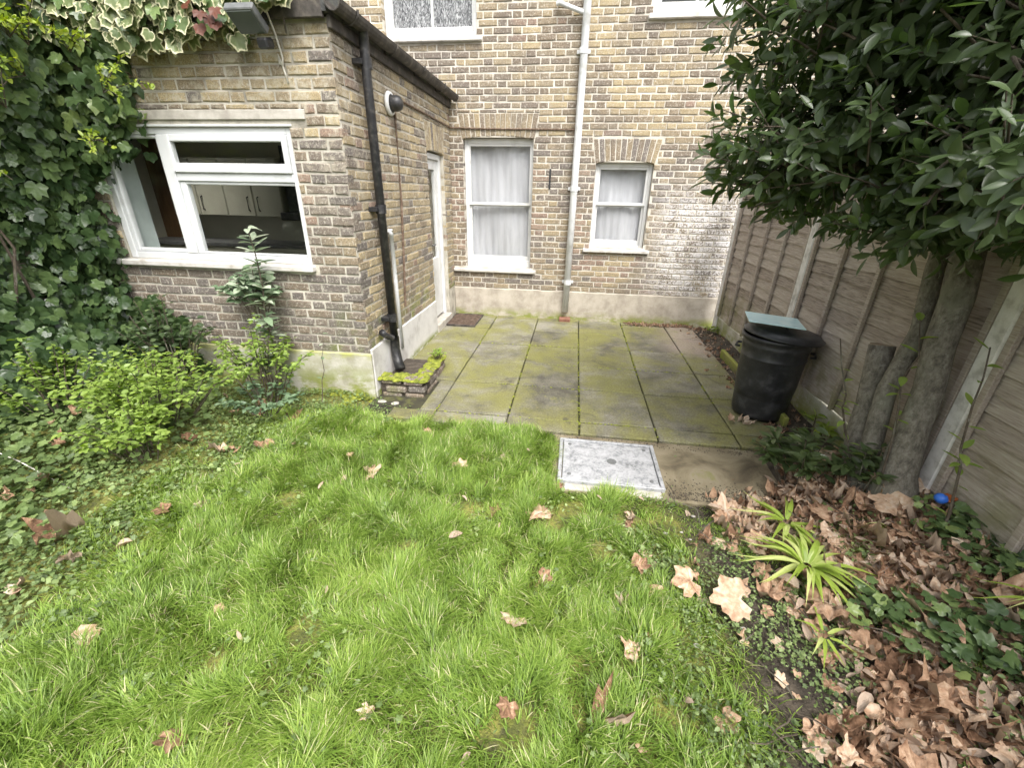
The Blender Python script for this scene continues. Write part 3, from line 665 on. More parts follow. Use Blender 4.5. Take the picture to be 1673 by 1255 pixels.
# roof, fascia, gutter
rf = MB()
for q in ((-6.6, HX0, YE-.06, YB-.005), (HX1, XS+.03, YE-.06, YB-.005), (HX0, HX1, YE-.06, HY0), (HX0, HX1, HY1, YB-.005)): rf.box(*q, ETOP+.01, ETOP+.14)
rf = rf.build('roof', M_felt, ext)
rl = MB()  # added roof light, out of view, lets daylight into the kitchen
for q in ((HX0-.05, HX0, HY0-.05, HY1+.05), (HX1, HX1+.05, HY0-.05, HY1+.05), (HX0, HX1, HY0-.05, HY0), (HX0, HX1, HY1, HY1+.05)): rl.box(*q, ETOP-.29, ETOP+.24)
rl = rl.build('added_roof_light', M_upvc, ext); MB().box(HX0, HX1, HY0, HY1, ETOP+.20, ETOP+.21).build('pane', M_glass, rl)
MB().box(XS+.002, XS+.032, YE-.02, YB-.005, 2.655, ETOP+.008, .004).build('fascia', M_fascia, ext)
MB().box(-6.5, XS+.0, YE-.062, YE-.03, 2.70, ETOP+.13, .004).build('fascia', M_fascia, ext)
gut = thing('gutter', 'black half round gutter along the extension eave', 'gutter', (XS+.09, 4.7, 2.73))
prof = [(math.cos(t), math.sin(t)) for t in np.linspace(math.pi, 2*math.pi, 9)]
V = []
for y in (YE-.08, YB-.012):
    V += [(XS+.088+.055*c, y, 2.785+.062*s) for c, s in prof]+[(XS+.088+.049*c, y, 2.785+.056*s) for c, s in prof[::-1]]
n = 18; F = [[i, (i+1) % n, n+(i+1) % n, n+i] for i in range(n)]+[list(range(n)), list(range(n, 2*n))]
m = MB(); m.add(V, F); m.build('trough', M_fascia, gut)
for y in np.arange(YE+.15, YB-.1, .7):
    m = MB(); m.tube([(XS+.033, y, 2.79), (XS+.036, y, 2.72), (XS+.088, y, 2.715), (XS+.148, y, 2.76), (XS+.149, y, 2.795)], .008, 6); m.build('bracket', M_fascia, gut)
dp = thing('downpipe', 'black cast iron downpipe with a shoe over the mossy planter', 'drainpipe', (XS+.07, 3.68, .1))
px_, py_ = XS+.075, 3.66
m = MB(); m.tube([(px_+.01, py_-.01, 2.75), (px_+.008, py_-.01, 2.62), (px_, py_, 2.5), (px_, py_+.02, .42)], .036, 14); m.build('pipe', M_black, dp, True)
for z in (2.55, 1.55, .62):
    m = MB(); m.tube([(px_, py_+.01, z-.035), (px_, py_+.01, z+.035)], .044, 14); m.box(XS+.002, px_, py_-.07, py_+.09, z-.018, z+.018, .003); m.build('collar', M_black, dp)
m = MB(); m.tube([(px_, py_+.02, .43), (px_, py_+.02, .30), (px_+.02, py_+.0, .20), (px_+.06, py_-.05, .13)], [.043, .043, .046, .05], 14); m.build('shoe', M_black, dp, True)
m = MB(); m.tube([(px_-.005, py_+.015, .42), (px_-.02, py_-.10, .47), (px_-.03, py_-.17, .53)], [.03, .027, .03], 10); m.build('branch', M_black, dp, True)
wp_ = thing('waste_pipe', 'thin white plastic pipe running down beside the black downpipe', 'pipe', (XS+.03, 3.95, .4))
m = MB(); m.tube([(XS+.025, 3.945, 1.36), (XS+.025, 3.95, .9), (XS+.025, 3.96, .22)], .021, 10); m.build('pipe', M_pipe, wp_, True)
m = MB(); m.tube([(XS-.02, 3.945, 1.35), (XS+.024, 3.945, 1.355), (XS+.026, 3.945, 1.31)], .025, 10); m.build('elbow', M_pipe, wp_, True)
vt = thing('flue_terminal', 'round black vent terminal with a white collar on the side wall', 'vent', (XS, 4.19, 2.38))
prof_ = [(.0, .0), (.085, 0), (.095, .012), (.088, .03), (.07, .034)]
m = MB(); m.lathe(prof_, (XS+.006, 4.2, 2.385), 24, tilt=(math.pi/2, 'Y')); m.build('collar', M_white, vt, True)
m = MB(); m.lathe([(.06, .0), (.062, .07), (.05, .10), (.028, .115), (0, .118)], (XS+.02, 4.2, 2.385), 24, tilt=(math.pi/2, 'Y')); m.build('cowl', M_black, vt, True)
cb = MB(); cb.tube([(XS+.014, 4.27, 2.40), (XS+.014, 4.32, 2.30), (XS+.014, 4.30, 1.6), (XS+.014, 4.24, 1.1), (XS+.014, 4.17, .60)], .011, 7)
tag(cb.build('service_pipe', M_rust), 'thin rusty pipe dropping down the side wall from the vent', 'pipe')
cb = MB(); cb.tube([(XS+.014, 4.30, 2.455), (XS+.014, 5.2, 2.452), (XS+.014, 6.15, 2.445), (XS+.03, YB-.016, 2.44), (-1.2, YB-.014, 2.428), (-.6, YB-.014, 2.424), (-.08, YB-.014, 2.42)], .010, 7)
tag(cb.build('service_cable', M_rust), 'brown cable crossing above the tall sash window to the white pipe', 'cable')
for (u, z) in ((-.365, 1.86),):
    tag(MB().box(u-.012, u+.012, YB-.008, YB+.003, z-.12, z+.12, .002).build('wall_slot', M_black), 'narrow dark slot in the brickwork right of the tall window', 'slot')

# white soil pipe
sp = thing('soil_pipe', 'tall white soil pipe on the back wall between the two windows', 'drainpipe', (-.045, YB-.07, 0))
m = MB(); m.tube([(-.03, YB-.07, 5.9), (-.04, YB-.07, 2.0), (-.052, YB-.07, .13)], .045, 14); m.build('pipe', M_pipe, sp, True)
for z in (1.75, 3.2, .55): 
    m = MB(); m.tube([(-.043, YB-.07, z-.03), (-.043, YB-.07, z+.03)], .053, 14); m.box(-.12, .035, YB-.03, YB+.002, z-.02, z+.02, .003); m.build('collar', M_pipe, sp)
m = MB(); m.tube([(-.37, YB-.03, 3.65), (-.34, YB-.07, 3.64), (-.06, YB-.075, 3.545)], .024, 10); m.build('branch', M_pipe, sp, True)
tag(MB().box(-.13, .03, YB-.16, YB-.024, -.04, .045, .008).build('gully_brick', simple('gully_brick', [(0, (.16, .07, .045)), (1, (.30, .15, .10))], .9, 20, 6, 90, .004)), 'broken red brick gully kerb at the foot of the white pipe', 'gully')

# floodlight on the front wall
fl = thing('floodlight', 'grey floodlight with a black sensor under the variegated ivy', 'floodlight', (-2.13, YE-.1, 2.7))
def rotbox(mb, c, s, ax, ang, bev=.006):
    t = MB(); t.box(-s[0]/2, s[0]/2, -s[1]/2, s[1]/2, -s[2]/2, s[2]/2, bev); R = np.array(Matrix.Rotation(ang, 3, ax)); mb.add(t.V[0]@R.T+np.array(c), t.F); return mb
rotbox(MB(), (-2.12, YE-.20, 2.66), (.19, .16, .05), 'X', math.radians(-36)).build('housing', M_grey, fl)
rotbox(MB(), (-2.12, YE-.217, 2.637), (.165, .135, .008), 'X', math.radians(-36), .002).build('lens', simple('frosted_lens', [(0, (.06, .07, .062)), (1, (.085, .095, .085))], .25, 5), fl)
m = MB(); m.tube([(-2.12, YE, 2.70), (-2.12, YE-.1, 2.69), (-2.12, YE-.16, 2.67)], .018, 8); m.build('bracket', M_grey, fl)
m = MB(); rotbox(m, (-2.075, YE-.12, 2.555), (.075, .09, .06), 'X', math.radians(15), .012); m.build('sensor', M_black, fl)
t = np.linspace(0, 1, 22)
loop = [(-2.065+.02*math.sin(9*a), YE-.02-.02*math.sin(math.pi*a), 2.60-.16*math.sin(math.pi*min(1, a*1.35))+(-.10 if a > .8 else 0)*(a-.8)/.2-.05*a) for a in t]
m = MB(); m.tube([(-2.05, YE-.09, 2.73), (-2.04, YE-.05, 2.62), (-2.035, YE-.02, 2.50), (-2.045, YE-.02, 2.455), (-2.065, YE-.02, 2.47), (-2.065, YE-.02, 2.52), (-2.05, YE-.018, 2.47), (-2.04, YE-.014, 2.42), (-2.03, YE-.01, 2.36)], .006, 6); m.build('cable', M_cable, fl, True)

# ------------------------------------------------------------------ planter, mat, drain cover
pl = thing('brick_planter', 'low mossy brick kerb round the gully at the extension corner', 'planter', (-1.45, 3.65, 0))
bx = []
for row, z in ((0, -.075), (1, -.002), (2, .071)):
    x = -1.655+(.05 if row % 2 else 0)
    while x < -1.24:
        ln = min(.20, -1.235-x); bx.append((x, x+ln-.01, 3.36, 3.46, z, z+.066)); x += .21
    y = 3.47+(.08 if row % 2 else 0)
    while y < 4.02:
        bx.append((-1.335, -1.24, y, min(y+.2, 4.05), z, z+.066)); y += .21
for q in bx: q = tuple(a+random.uniform(-.008, .008) for a in q); MB().box(*q, .012, .55+.4*random.random()).build('brick', M_ext_brick, pl)
MB().box(-1.66, -1.255, 3.38, 4.03, -.06, .075).build('fill', M_soilm, pl)
def moss_lump(n, area, z, r, mat, parent, name='moss'):
    mb = MB()
    for _ in range(n):
        x, y = area(); rr = r*random.uniform(.5, 1.3); mb.lathe([(rr, 0), (rr*.9, rr*.35), (rr*.55, rr*.62), (0.001, rr*.72)], (x, y, z-.03+random.uniform(-.008, .004)), 8)
    return mb.build(name, mat, parent, True, 'stuff')
def ar():
    if random.random() < .5: return random.uniform(-1.66, -1.24), random.uniform(3.355, 3.5)
    return random.uniform(-1.36, -1.235), random.uniform(3.45, 4.05)
moss_lump(330, ar, .155, .026, M_moss, pl)
dm = thing('doormat', 'worn dark brown doormat in the corner by the back door', 'doormat', (-1.47, 5.75, 0))
m = MB(); V = []; 
gxx = np.linspace(-1.66, -1.27, 14); gyy = np.linspace(5.55, 6.12, 16); A, B = np.meshgrid(gxx, gyy)
Z = .012+.004*np.sin(A*60)*np.sin(B*50)+.006*np.random.default_rng(3).random(A.shape); Vv = np.stack([A, B, Z], -1).reshape(-1, 3); i2 = np.arange(A.size).reshape(A.shape)
Fm = np.stack([i2[:-1, :-1], i2[:-1, 1:], i2[1:, 1:], i2[1:, :-1]], -1).reshape(-1, 4).tolist()
m.add(Vv, Fm); m.box(-1.66, -1.27, 5.55, 6.12, -.02, .011); m.build('mat_pile', M_mat, dm)
m = MB()
for q in ((-1.675, -1.66, 5.535, 6.135), (-1.27, -1.255, 5.535, 6.135), (-1.66, -1.27, 5.535, 5.55), (-1.66, -1.27, 6.12, 6.135)): m.box(*q, -.02, .022, .003)
m.build('edging', M_fascia, dm)
mh = thing('drain_cover', 'galvanised square drain cover set in the lawn edge', 'drain cover', (.34, 2.54, 0))
MB().box(.035, .655, 2.315, 2.775, -.06, .006, .004).build('plate', M_galv, mh)
m = MB(); 
for q in ((.005, .030, 2.285, 2.805), (.660, .685, 2.285, 2.805), (.030, .660, 2.285, 2.310), (.030, .660, 2.780, 2.805)): m.box(*q, -.06, .012, .003)
m.build('frame', M_galv, mh)
m = MB()
m.lathe([(.001, .0068), (.03, .0068), (.034, .0062)], (.37, 2.55, 0), 14); m.build('hand_hole', M_grey, mh)
for (x, y) in ((.08, 2.36), (.61, 2.36), (.08, 2.73), (.61, 2.73)):
    m = MB(); m.lathe([(.014, .0062), (.013, .010), (.001, .011)], (x, y, 0), 8); m.build('bolt', M_grey, mh)
for (x, y, ln, an) in ((.34, 2.245, .5, 0),):
    tag(MB().box(.05, .66, 2.222, 2.280, -.05, -.004, .008).build('concrete_edge', M_concrete), 'pale concrete strip along the near edge of the drain cover', 'kerb')

# ------------------------------------------------------------------ dustbin
bz = .02; bc = (1.66, 3.50)
bn = thing('dustbin', 'black plastic dustbin with ribs standing on the patio by the fence', 'dustbin', (bc[0], bc[1], bz))
prof = [(.001, .012), (.185, .012), (.196, 0), (.205, .03), (.218, .25), (.231, .50), (.236, .505), (.237, .52), (.233, .527), (.238, .60), (.243, .605), (.244, .62), (.240, .628), (.244, .655), (.258, .660), (.258, .685), (.247, .690), (.238, .68), (.225, .3), (.20, .03), (.001, .03)]
m = MB(); m.lathe(prof, (bc[0], bc[1], bz), 40); m.build('body', M_bin, bn, True)
for s in (-1, 1):
    a = math.radians(-25 if s > 0 else 155); c, s2 = math.cos(a), math.sin(a); t = np.array([-s2, c, 0]); o = np.array([bc[0]+.245*c, bc[1]+.245*s2, bz+.56]); nn = np.array([c, s2, 0])
    m = MB(); m.tube([o-t*.06, o-t*.055+nn*.03, o+t*.055+nn*.03, o+t*.06], .010, 8); m.build('handle', M_bin, bn, True)
m = MB(); m.lathe([(.268, -.016), (.284, -.016), (.285, -.006), (.262, .006), (.252, .020), (.20, .032), (.10, .042), (.001, .045)], (bc[0]+.026, bc[1]-.014, bz+.705), 40, tilt=(math.radians(5), 'Y')); ld = m.build('lid', M_bin, bn, True)
m = MB(); m.tube([(bc[0]+.022, bc[1]-.06, bz+.75), (bc[0]+.022, bc[1]-.045, bz+.772), (bc[0]+.022, bc[1]+.025, bz+.772), (bc[0]+.022, bc[1]+.04, bz+.75)], .011, 8); m.build('handle', M_bin, ld, True)
bo = MB(); rotbox(bo, (bc[0]-.075, bc[1]-.02, bz+.800), (.38, .34, .008), 'Z', math.radians(-14), .002)
V = bo.V[0]; V[:, 2] += (V[:, 0]-bc[0])*-.05
tag(bo.build('blue_board', M_blue), 'pale blue flat sheet lying on top of the dustbin lid', 'board')

# ------------------------------------------------------------------ fence
fence = thing('board_fence', 'weathered horizontal lap board fence with concrete posts along the garden', 'fence', (XF, 3.0, 0))
def post(y, top=1.95):
    m = MB(); m.box(XF-.055, XF+.05, y-.05, y+.05, -.2, top, .012); return m.build('post', M_post, fence)
for y in (5.93, 4.04, 2.17, .29, -1.59): post(y)
def board(y0, y1, z, h, tone, x):
    n = 14; ys = np.linspace(y0, y1, n); ph = random.uniform(0, 9); V = []
    low = z-.008+.006*np.sin(ys*4+ph)+.004*np.sin(ys*11+2*ph)+np.array([random.uniform(-.003, .003) for _ in ys])
    for i, y in enumerate(ys):
        V += [(x-.023, y, low[i]), (x-.005, y, z+h), (x+.004, y, z+h), (x-.010, y, low[i]+.001)]
    F = []
    for i in range(n-1):
        a, b = i*4, i*4+4
        F += [[a, b, b+1, a+1], [a+1, b+1, b+2, a+2], [a+2, b+2, b+3, a+3], [a+3, b+3, b, a]]
    F += [[0, 1, 2, 3], [n*4-4, n*4-1, n*4-2, n*4-3]]
    m = MB(); m.add(V, F, tone); return m
for (y0, y1, zb) in ((4.09, 5.88, .24), (2.22, 3.99, .27), (.34, 2.12, .30), (-1.54, .24, .30)):
    h = .098; z = zb
    while z < 1.86:
        board(y0+.004, y1-.004, z, h+.012, random.random(), XF+.0).build('board', M_wood, fence); z += h
    n = 3; st = (y1-y0)/4
    for k in range(1, 4):
        y = y0+st*k
        m = MB(); m.box(XF-.052, XF-.0245, y-.017, y+.019, zb, 1.86, .003, random.uniform(.2, .7)); m.build('batten', M_wood, fence)
    for yy in (y0+.02, y1-.02):
        m = MB(); m.box(XF-.052, XF-.0245, yy-.018, yy+.018, zb, 1.86, .003, .5); m.build('batten', M_wood, fence)
    m = MB(); m.box(XF-.045, XF+.028, y0, y1, 1.86+.014, 1.90, .004); m.build('capping', M_wood, fence)
    m = MB(); m.box(XF-.030, XF+.015, y0, y1, -.1, zb-.012, .005); m.build('gravel_board', M_ext_plinth, fence)
tb = MB(); tb.box(1.76, 1.80, 3.25, 4.9, -.05, .10, .006, .2); tag(tb.build('timber_edging', plinth_mat('mossy_timber', [(0, (.10, .08, .05)), (1, (.2, .17, .09))], .06, .25)), 'mossy timber edging board on the ground between bin and fence', 'edging board')
# left boundary fence behind the ivy, garden end fence
lf = thing('boundary_fence', 'boarded boundary fence hidden behind the ivy on the left', 'fence', (-4.25, 1, 0))
for z in np.arange(.05, 2.2, .15): board(-1.6, 3.28, z, .158, random.random(), -4.25).build('board', M_wood, lf)
for y in (-1.6, .2, 2.0): MB().box(-4.35, -4.27, y, y+.1, -.2, 2.25, .01).build('post', M_post, lf)

# ------------------------------------------------------------------ leaves
def fold_leaf(n=4, wid=.4, fold=.25, droop=.25, tip=1.0, wpos=.45):
    """elliptic leaf along +x of length 1, folded along the midrib; (V, F, rim)"""
    V = [(0, 0, 0)]; F = []; rim = [.3]; xs = np.linspace(0, 1, n+1)[1:-1]
    for x in xs:
        w_ = wid*.5*math.sin(math.pi*(x**(math.log(.5)/math.log(wpos))))**.8; z = -droop*x*x
        V += [(x, 0, z), (x, w_, z+fold*w_), (x, -w_, z+fold*w_)]; rim += [0, 1, 1]
    V.append((1, 0, -droop)); rim.append(1); e = len(V)-1
    F += [[0, 2, 1], [0, 1, 3]]
    for i in range(len(xs)-1):
        a = 1+3*i; b = a+3; F += [[a, a+1, b+1, b], [a, b, b+2, a+2]]
    a = 1+3*(len(xs)-1); F += [[a, a+1, e], [a, e, a+2]]
    # triangulate everything so that scattered meshes are uniform
    T = []
    for f in F:
        for k in range(1, len(f)-1): T.append([f[0], f[k], f[k+1]])
    return np.array(V, float), np.array(T), np.array(rim, float)
def lobed_leaf(kind='ivy', seed=0, curl=.2):
    r = np.random.default_rng(seed)
    if kind == 'ivy': ang = [0, 14, 28, 45, 62, 80, 102, 128, 155, 180]; rad = [1, .78, .66, .82, .68, .58, .66, .56, .44, .24]
    else: ang = [0, 10, 20, 33, 46, 56, 70, 86, 98, 112, 140, 180]; rad = [.95, .84, .74, .68, .82, .86, .72, .60, .70, .62, .46, .14]
    A = np.radians(ang+[-a for a in ang[::-1][1:-1]]); R = np.array(rad+rad[::-1][1:-1])*(1+r.uniform(-.14, .14, 2*len(rad)-2)); k = len(A)
    inner = np.stack([R*.5*np.cos(A), R*.5*np.sin(A)], -1); outer = np.stack([R*np.cos(A), R*np.sin(A)], -1)
    XY = np.concatenate([[[0, 0]], inner, outer]); XY[:, 0] += .25
    a, b, c = r.uniform(-1, 1, 3); x, y = XY[:, 0]-.3, XY[:, 1]
    z = curl*(.9*a*x*x+(.6+b)*y*y+.6*c*x*y)+curl*.25*np.sin(5*x+9*a)*np.cos(6*y+5*b)
    z[1:1+k] += curl*.12*np.cos(A*5); z[1+k:] += curl*r.uniform(-.25, .25, k)
    V = np.concatenate([XY, z[:, None]], 1)/1.25; T = []
    for i in range(k):
        j = (i+1) % k; T += [[0, 1+i, 1+j], [1+i, 1+k+i, 1+k+j], [1+i, 1+k+j, 1+j]]
    if kind == 'plane': V[:, 2] += curl*.05*r.normal(size=len(V))
    return V, np.array(T), np.concatenate([[0], np.full(k, .25), np.ones(k)])
def frames(d, nrm):
    d = d/np.linalg.norm(d, axis=1)[:, None]; s = np.cross(nrm, d); s /= np.linalg.norm(s, axis=1)[:, None]+1e-9; n = np.cross(d, s)
    return np.stack([d, s, n], -1)
def unit(a): return a/(np.linalg.norm(a, axis=-1)[..., None]+1e-9)
def scatter(geos, P, R, sc, tone, mat, name, parent=None, kind='stuff', keep=0, part='leaf', smooth=True):
    """leaves as one joined mesh; the `keep` leaves that show largest become parts of their own"""
    P = np.asarray(P, float); N_ = len(P); g = RNG.integers(0, len(geos), N_); org = wloc(parent) if parent is not None else np.zeros(3); solo = np.zeros(N_, bool)
    if keep:
        x, y, z = project(P); ok = (z > .2) & (x > 0) & (x < 1673) & (y > 0) & (y < 1255)
        rank = np.where(ok, sc/np.maximum(z, .1), -1); idx = np.argsort(-rank)[:keep]; solo[idx[rank[idx] > 0]] = True
        cache = {}
        for i in np.where(solo)[0]:
            tb_ = round(float(np.clip(tone[i], 0, 1))*7)/7; key = (g[i], tb_)
            if key not in cache:
                V, T, rim = geos[g[i]]; cache[key] = mesh(part, V, T, mat, smooth, {'tone': np.full(len(V), tb_), 'rim': rim})
            o = link(part, cache[key], parent)
            Mx = np.eye(4); Mx[:3, :3] = R[i]*sc[i]; Mx[:3, 3] = P[i]-org; o.matrix_local = Matrix(Mx.tolist())
    Vs, Ts, to, ri = [], [], [], []; n = 0
    for k, (V, T, rim) in enumerate(geos):
        s = np.where((g == k) & ~solo)[0]
        if not len(s): continue
        W = np.einsum('nij,vj->nvi', R[s], V)*sc[s, None, None]+P[s, None, :]-org
        Vs.append(W.reshape(-1, 3)); Ts.append((T[None]+(np.arange(len(s))*len(V))[:, None, None]+n).reshape(-1, 3)); n += len(s)*len(V)
        to.append(np.repeat(tone[s], len(V))); ri.append(np.tile(rim, len(s)))
    if not Vs: return None
    me = mesh(name, np.concatenate(Vs), np.concatenate(Ts), mat, smooth, {'tone': np.concatenate(to), 'rim': np.concatenate(ri)})
    return link(name, me, parent, kind)
LAUREL = [fold_leaf(5, w_, .35, d, wpos=.5) for w_, d in ((.40, .05), (.36, .16), (.42, .28), (.34, -.08))]
SMALL = [fold_leaf(4, .5, .3, d) for d in (.05, .2)]
OVAL = [fold_leaf(4, .62, .3, d) for d in (.1, .3)]
IVY = [lobed_leaf('ivy', s, .22) for s in range(4)]
ROUND = [(lambda v: v)(fold_leaf(4, .95, .15, .1))]
DEAD = [lobed_leaf('plane', s, c) for s, c in ((1, .25), (2, .5), (3, .75), (4, .35), (5, 1.0), (6, .6))]
DEADW = [lobed_leaf('plane', 20+q, c) for q, c in enumerate((.4, .7, 1.0, 1.3, .3, .9))]+[fold_leaf(6, .52, .9, .3), fold_leaf(6, .45, 1.2, -.25)]
DEADN = [fold_leaf(5, .42, .9, .35), fold_leaf(5, .34, 1.3, -.3), lobed_leaf('plane', 31, 1.4)]
WEED = [fold_leaf(3, .62, .35, .2), fold_leaf(3, .5, .4, -.1), lobed_leaf('ivy', 41, .4)]

# ------------------------------------------------------------------ the laurel tree on the right
tree = thing('laurel_tree', 'big dark evergreen laurel tree with grey trunks overhanging the fence', 'tree', (1.85, 2.15, .2))
def wob(p0, p1, n, a, seed):
    r = np.random.default_rng(seed); t = np.linspace(0, 1, n)[:, None]; P = np.array(p0)*(1-t)+np.array(p1)*t
    o = r.normal(0, a, (n, 3)); o[0] = 0; o[-1] = 0; return P+o
m = MB(); m.tube(wob((1.84, 2.13, .1), (1.86, 2.42, 1.75), 8, .012, 1), [.135, .085, .068, .063, .062, .064, .06, .055], 14); m.tube(wob((1.86, 2.40, 1.65), (1.7, 2.6, 3.3), 6, .02, 2), np.linspace(.07, .035, 6), 10); m.build('trunk', M_bark, tree, True)
m = MB(); m.tube(wob((1.74, 2.28, .1), (1.90, 2.62, 1.7), 6, .012, 3), [.06, .05, .046, .044, .04, .035], 12); m.build('trunk', M_bark, tree, True)
st = thing('tree_stump', 'short sawn grey stump beside the laurel trunks', 'stump', (1.78, 2.42, .15))
m = MB(); m.tube(wob((1.76, 2.38, .08), (1.80, 2.60, .93), 6, .008, 4), [.085, .07, .064, .06, .06, .062], 14); m.build('trunk', M_bark, st, True)
m = MB(); m.tube([(1.80, 2.60, .925), (1.8005, 2.601, .934)], .058, 14); m.build('cut_face', M_sawn, st)
# crown blobs: centre, radii
BL = [((1.50, 2.65, 1.98), (.80, .65, .50)), ((1.22, 2.72, 2.55), (.70, .6, .55)), ((1.75, 2.1, 2.35), (.65, .65, .7)), ((1.08, 2.66, 1.92), (.50, .45, .38)),
      ((1.55, 1.80, 1.84), (.42, .5, .34)), ((1.85, 1.60, 1.60), (.50, .42, .27)), ((1.7, 2.4, 3.0), (1.0, .9, .5)), ((2.1, 2.45, 2.0), (.6, .6, .5)), ((1.62, 2.3, 1.58), (.42, .36, .18)), ((2.3, 1.7, 2.5), (.7, .7, .8)), ((1.95, 1.9, 1.62), (.42, .4, .24)), ((1.55, 2.45, 2.55), (.75, .55, .5))]
PP, DD, NN, SCL, TN = [], [], [], [], []
tw = MB()
wgt = np.array([b[1][0]*b[1][1]*b[1][2] for b in BL])**.75; wgt /= wgt.sum()
hubs = [np.array([1.86, 2.42, 1.7]), np.array([1.7, 2.6, 2.6]), np.array([1.93, 2.42, 1.65])]
for i in range(2900):
    c, r3 = BL[RNG.choice(len(BL), p=wgt)]; c = np.array(c); r3 = np.array(r3)
    u = unit(RNG.normal(size=3)); rad = RNG.random()**.38; p = c+u*r3*rad
    out = unit(unit(u/r3)+.55*unit(p-np.array([1.85, 2.3, 1.9]))+np.array([0, 0, .22])+RNG.normal(0, .28, 3)); ln = RNG.uniform(.13, .26)
    base = p-out*ln
    if rad > .55 and i % 3 == 0: tw.tube([base-out*.12+np.array([0, 0, -.02]), base, p], [.006, .0045, .002], 5, False)
    k = RNG.integers(6, 10); a0 = RNG.uniform(0, 6.28); e1 = unit(np.cross(out, [.3, .2, 1])); e2 = np.cross(out, e1); vig = RNG.random()
    for j in range(k):
        f = j/(k-1); a = a0+j*2.4; side = math.cos(a)*e1+math.sin(a)*e2
        d = unit(out*(.35+.75*f)+side*(1.05-.35*f)+np.array([0, 0, -.12])); q = base+out*ln*(.2+.8*f)
        PP.append(q); DD.append(d); NN.append(unit(out*.8-side*.25+np.array([0, 0, .55])+RNG.normal(0, .2, 3))); SCL.append(RNG.uniform(.070, .125)*(1-.25*f)); TN.append(.15+.5*RNG.random()+.3*f*vig*vig)
PP = np.array(PP); R_ = frames(np.array(DD), np.array(NN)); SCL = np.array(SCL); TN = np.array(TN)
scatter(LAUREL, PP, R_, SCL, TN, M_laurel, 'crown', tree, 'stuff', 300)
for i, (c, r3) in enumerate(BL[:8]):
    h = hubs[i % 3]; tw.tube(wob(h, np.array(c)+np.array([0, 0, -.1]), 6, .03, 20+i), np.linspace(.035, .010, 6), 7)
    for k in range(9):
        e = np.array(c)+unit(RNG.normal(size=3))*np.array(r3)*.8; s0 = np.array(c)*.6+h*.4
        tw.tube(wob(s0, e, 5, .02, 100+i*10+k), np.linspace(.012, .004, 5), 5, False)
tw.build('branches', M_twig, tree, True, 'stuff')

# saplings and low plants in front of the fence
def sapling(loc, top, label, leaves, mat, lean=.02, r=.007, sc=(.05, .085), geo=LAUREL, start=.15, tone=(.3, 1), cat='sapling', group=None, name='sapling'):
    o = thing(name, label, cat, loc, group); P = wob(loc, top, 7, lean, int(abs(loc[0]*1000)+abs(loc[1]*100)))
    m = MB(); m.tube(P, np.linspace(r, r*.4, 7), 7); m.build('stem', M_twig, o, True)
    t = np.sort(RNG.uniform(start, 1, leaves)); p = np.stack([np.interp(t, np.linspace(0, 1, 7), P[:, k]) for k in range(3)], -1)
    a = np.arange(leaves)*2.4+RNG.uniform(0, 6); d = np.stack([np.cos(a), np.sin(a), RNG.uniform(-.1, .6, leaves)], -1); n_ = np.stack([-.3*np.cos(a), -.3*np.sin(a), np.ones(leaves)], -1)+RNG.normal(0, .2, (leaves, 3))
    scatter(geo, p, frames(unit(d), n_), RNG.uniform(*sc, leaves), RNG.uniform(*tone, leaves), mat, 'foliage', o, 'stuff', keep=min(leaves, 40)); return o
M_sap = M_strap
sapling((1.73, 2.32, .15), (1.52, 2.52, .98), 'thin leaning sapling with few leaves before the sawn stump', 14, M_shrub, sc=(.045, .08))
sapling((1.72, 2.12, .17), (1.75, 2.35, 1.15), 'thin dark sapling stem between the stump and the trunk', 11, M_shrub, sc=(.05, .09))
sapling((1.86, 1.86, .22), (1.82, 2.02, 1.12), 'straight thin sapling before the nearest concrete post', 14, M_shrub, sc=(.05, .09))
def bushy(name, label, cat, loc, stems, spread, height, n, mat, geo, sc, tone, keep=60, group=None, up=.5, stem_r=.004, flat=1.0):
    o = thing(name, label, cat, loc, group); mb = MB(); P_, D_, N2 = [], [], []
    for s in range(stems):
        a = RNG.uniform(0, 6.28); rr = RNG.random()**.6; e = np.array(loc)+np.array([math.cos(a)*spread[0]*rr, math.sin(a)*spread[1]*rr, height*(1-.45*rr)*RNG.uniform(.7, 1)])
        b0 = np.array(loc)+np.array([math.cos(a)*spread[0]*.3*rr, math.sin(a)*spread[1]*.3*rr, 0]); mid = (b0+e)/2+np.array([0, 0, height*.12])
        Q = np.array([b0, mid, e]); mb.tube(Q, [stem_r, stem_r*.8, stem_r*.4], 5, False)
        for k in range(n//stems):
            f = RNG.uniform(.35, 1.02); p = (Q[0]*(1-2*f)+Q[1]*2*f) if f < .5 else (Q[1]*(2-2*f)+Q[2]*(2*f-1))
            b_ = RNG.uniform(0, 6.28); d = np.array([math.cos(b_), math.sin(b_), RNG.uniform(-.2, up)])
            P_.append(p+d*RNG.uniform(0, .07)*spread[0]); D_.append(d); N2.append(np.array([-.2*math.cos(b_), -.2*math.sin(b_), flat])+RNG.normal(0, .35, 3))
    mb.build('stems', M_twig, o, True, 'stuff'); k = len(P_)
    scatter(geo, np.array(P_), frames(np.array(D_), np.array(N2)), RNG.uniform(*sc, k), RNG.uniform(*tone, k), mat, 'foliage', o, 'stuff', keep); return o
bushy('laurel_shrub', 'low dark laurel shrub beside the concrete apron', 'shrub', (1.50, 2.42, .02), 16, (.30, .26), .52, 340, M_laurel, LAUREL, (.06, .10), (.45, 1.1), 100)
bushy('young_laurel', 'small dark laurel shoot at the foot of the trunks', 'shrub', (1.72, 2.25, .14), 8, (.2, .16), .38, 120, M_laurel, LAUREL, (.05, .09), (.4, 1.1), 50)
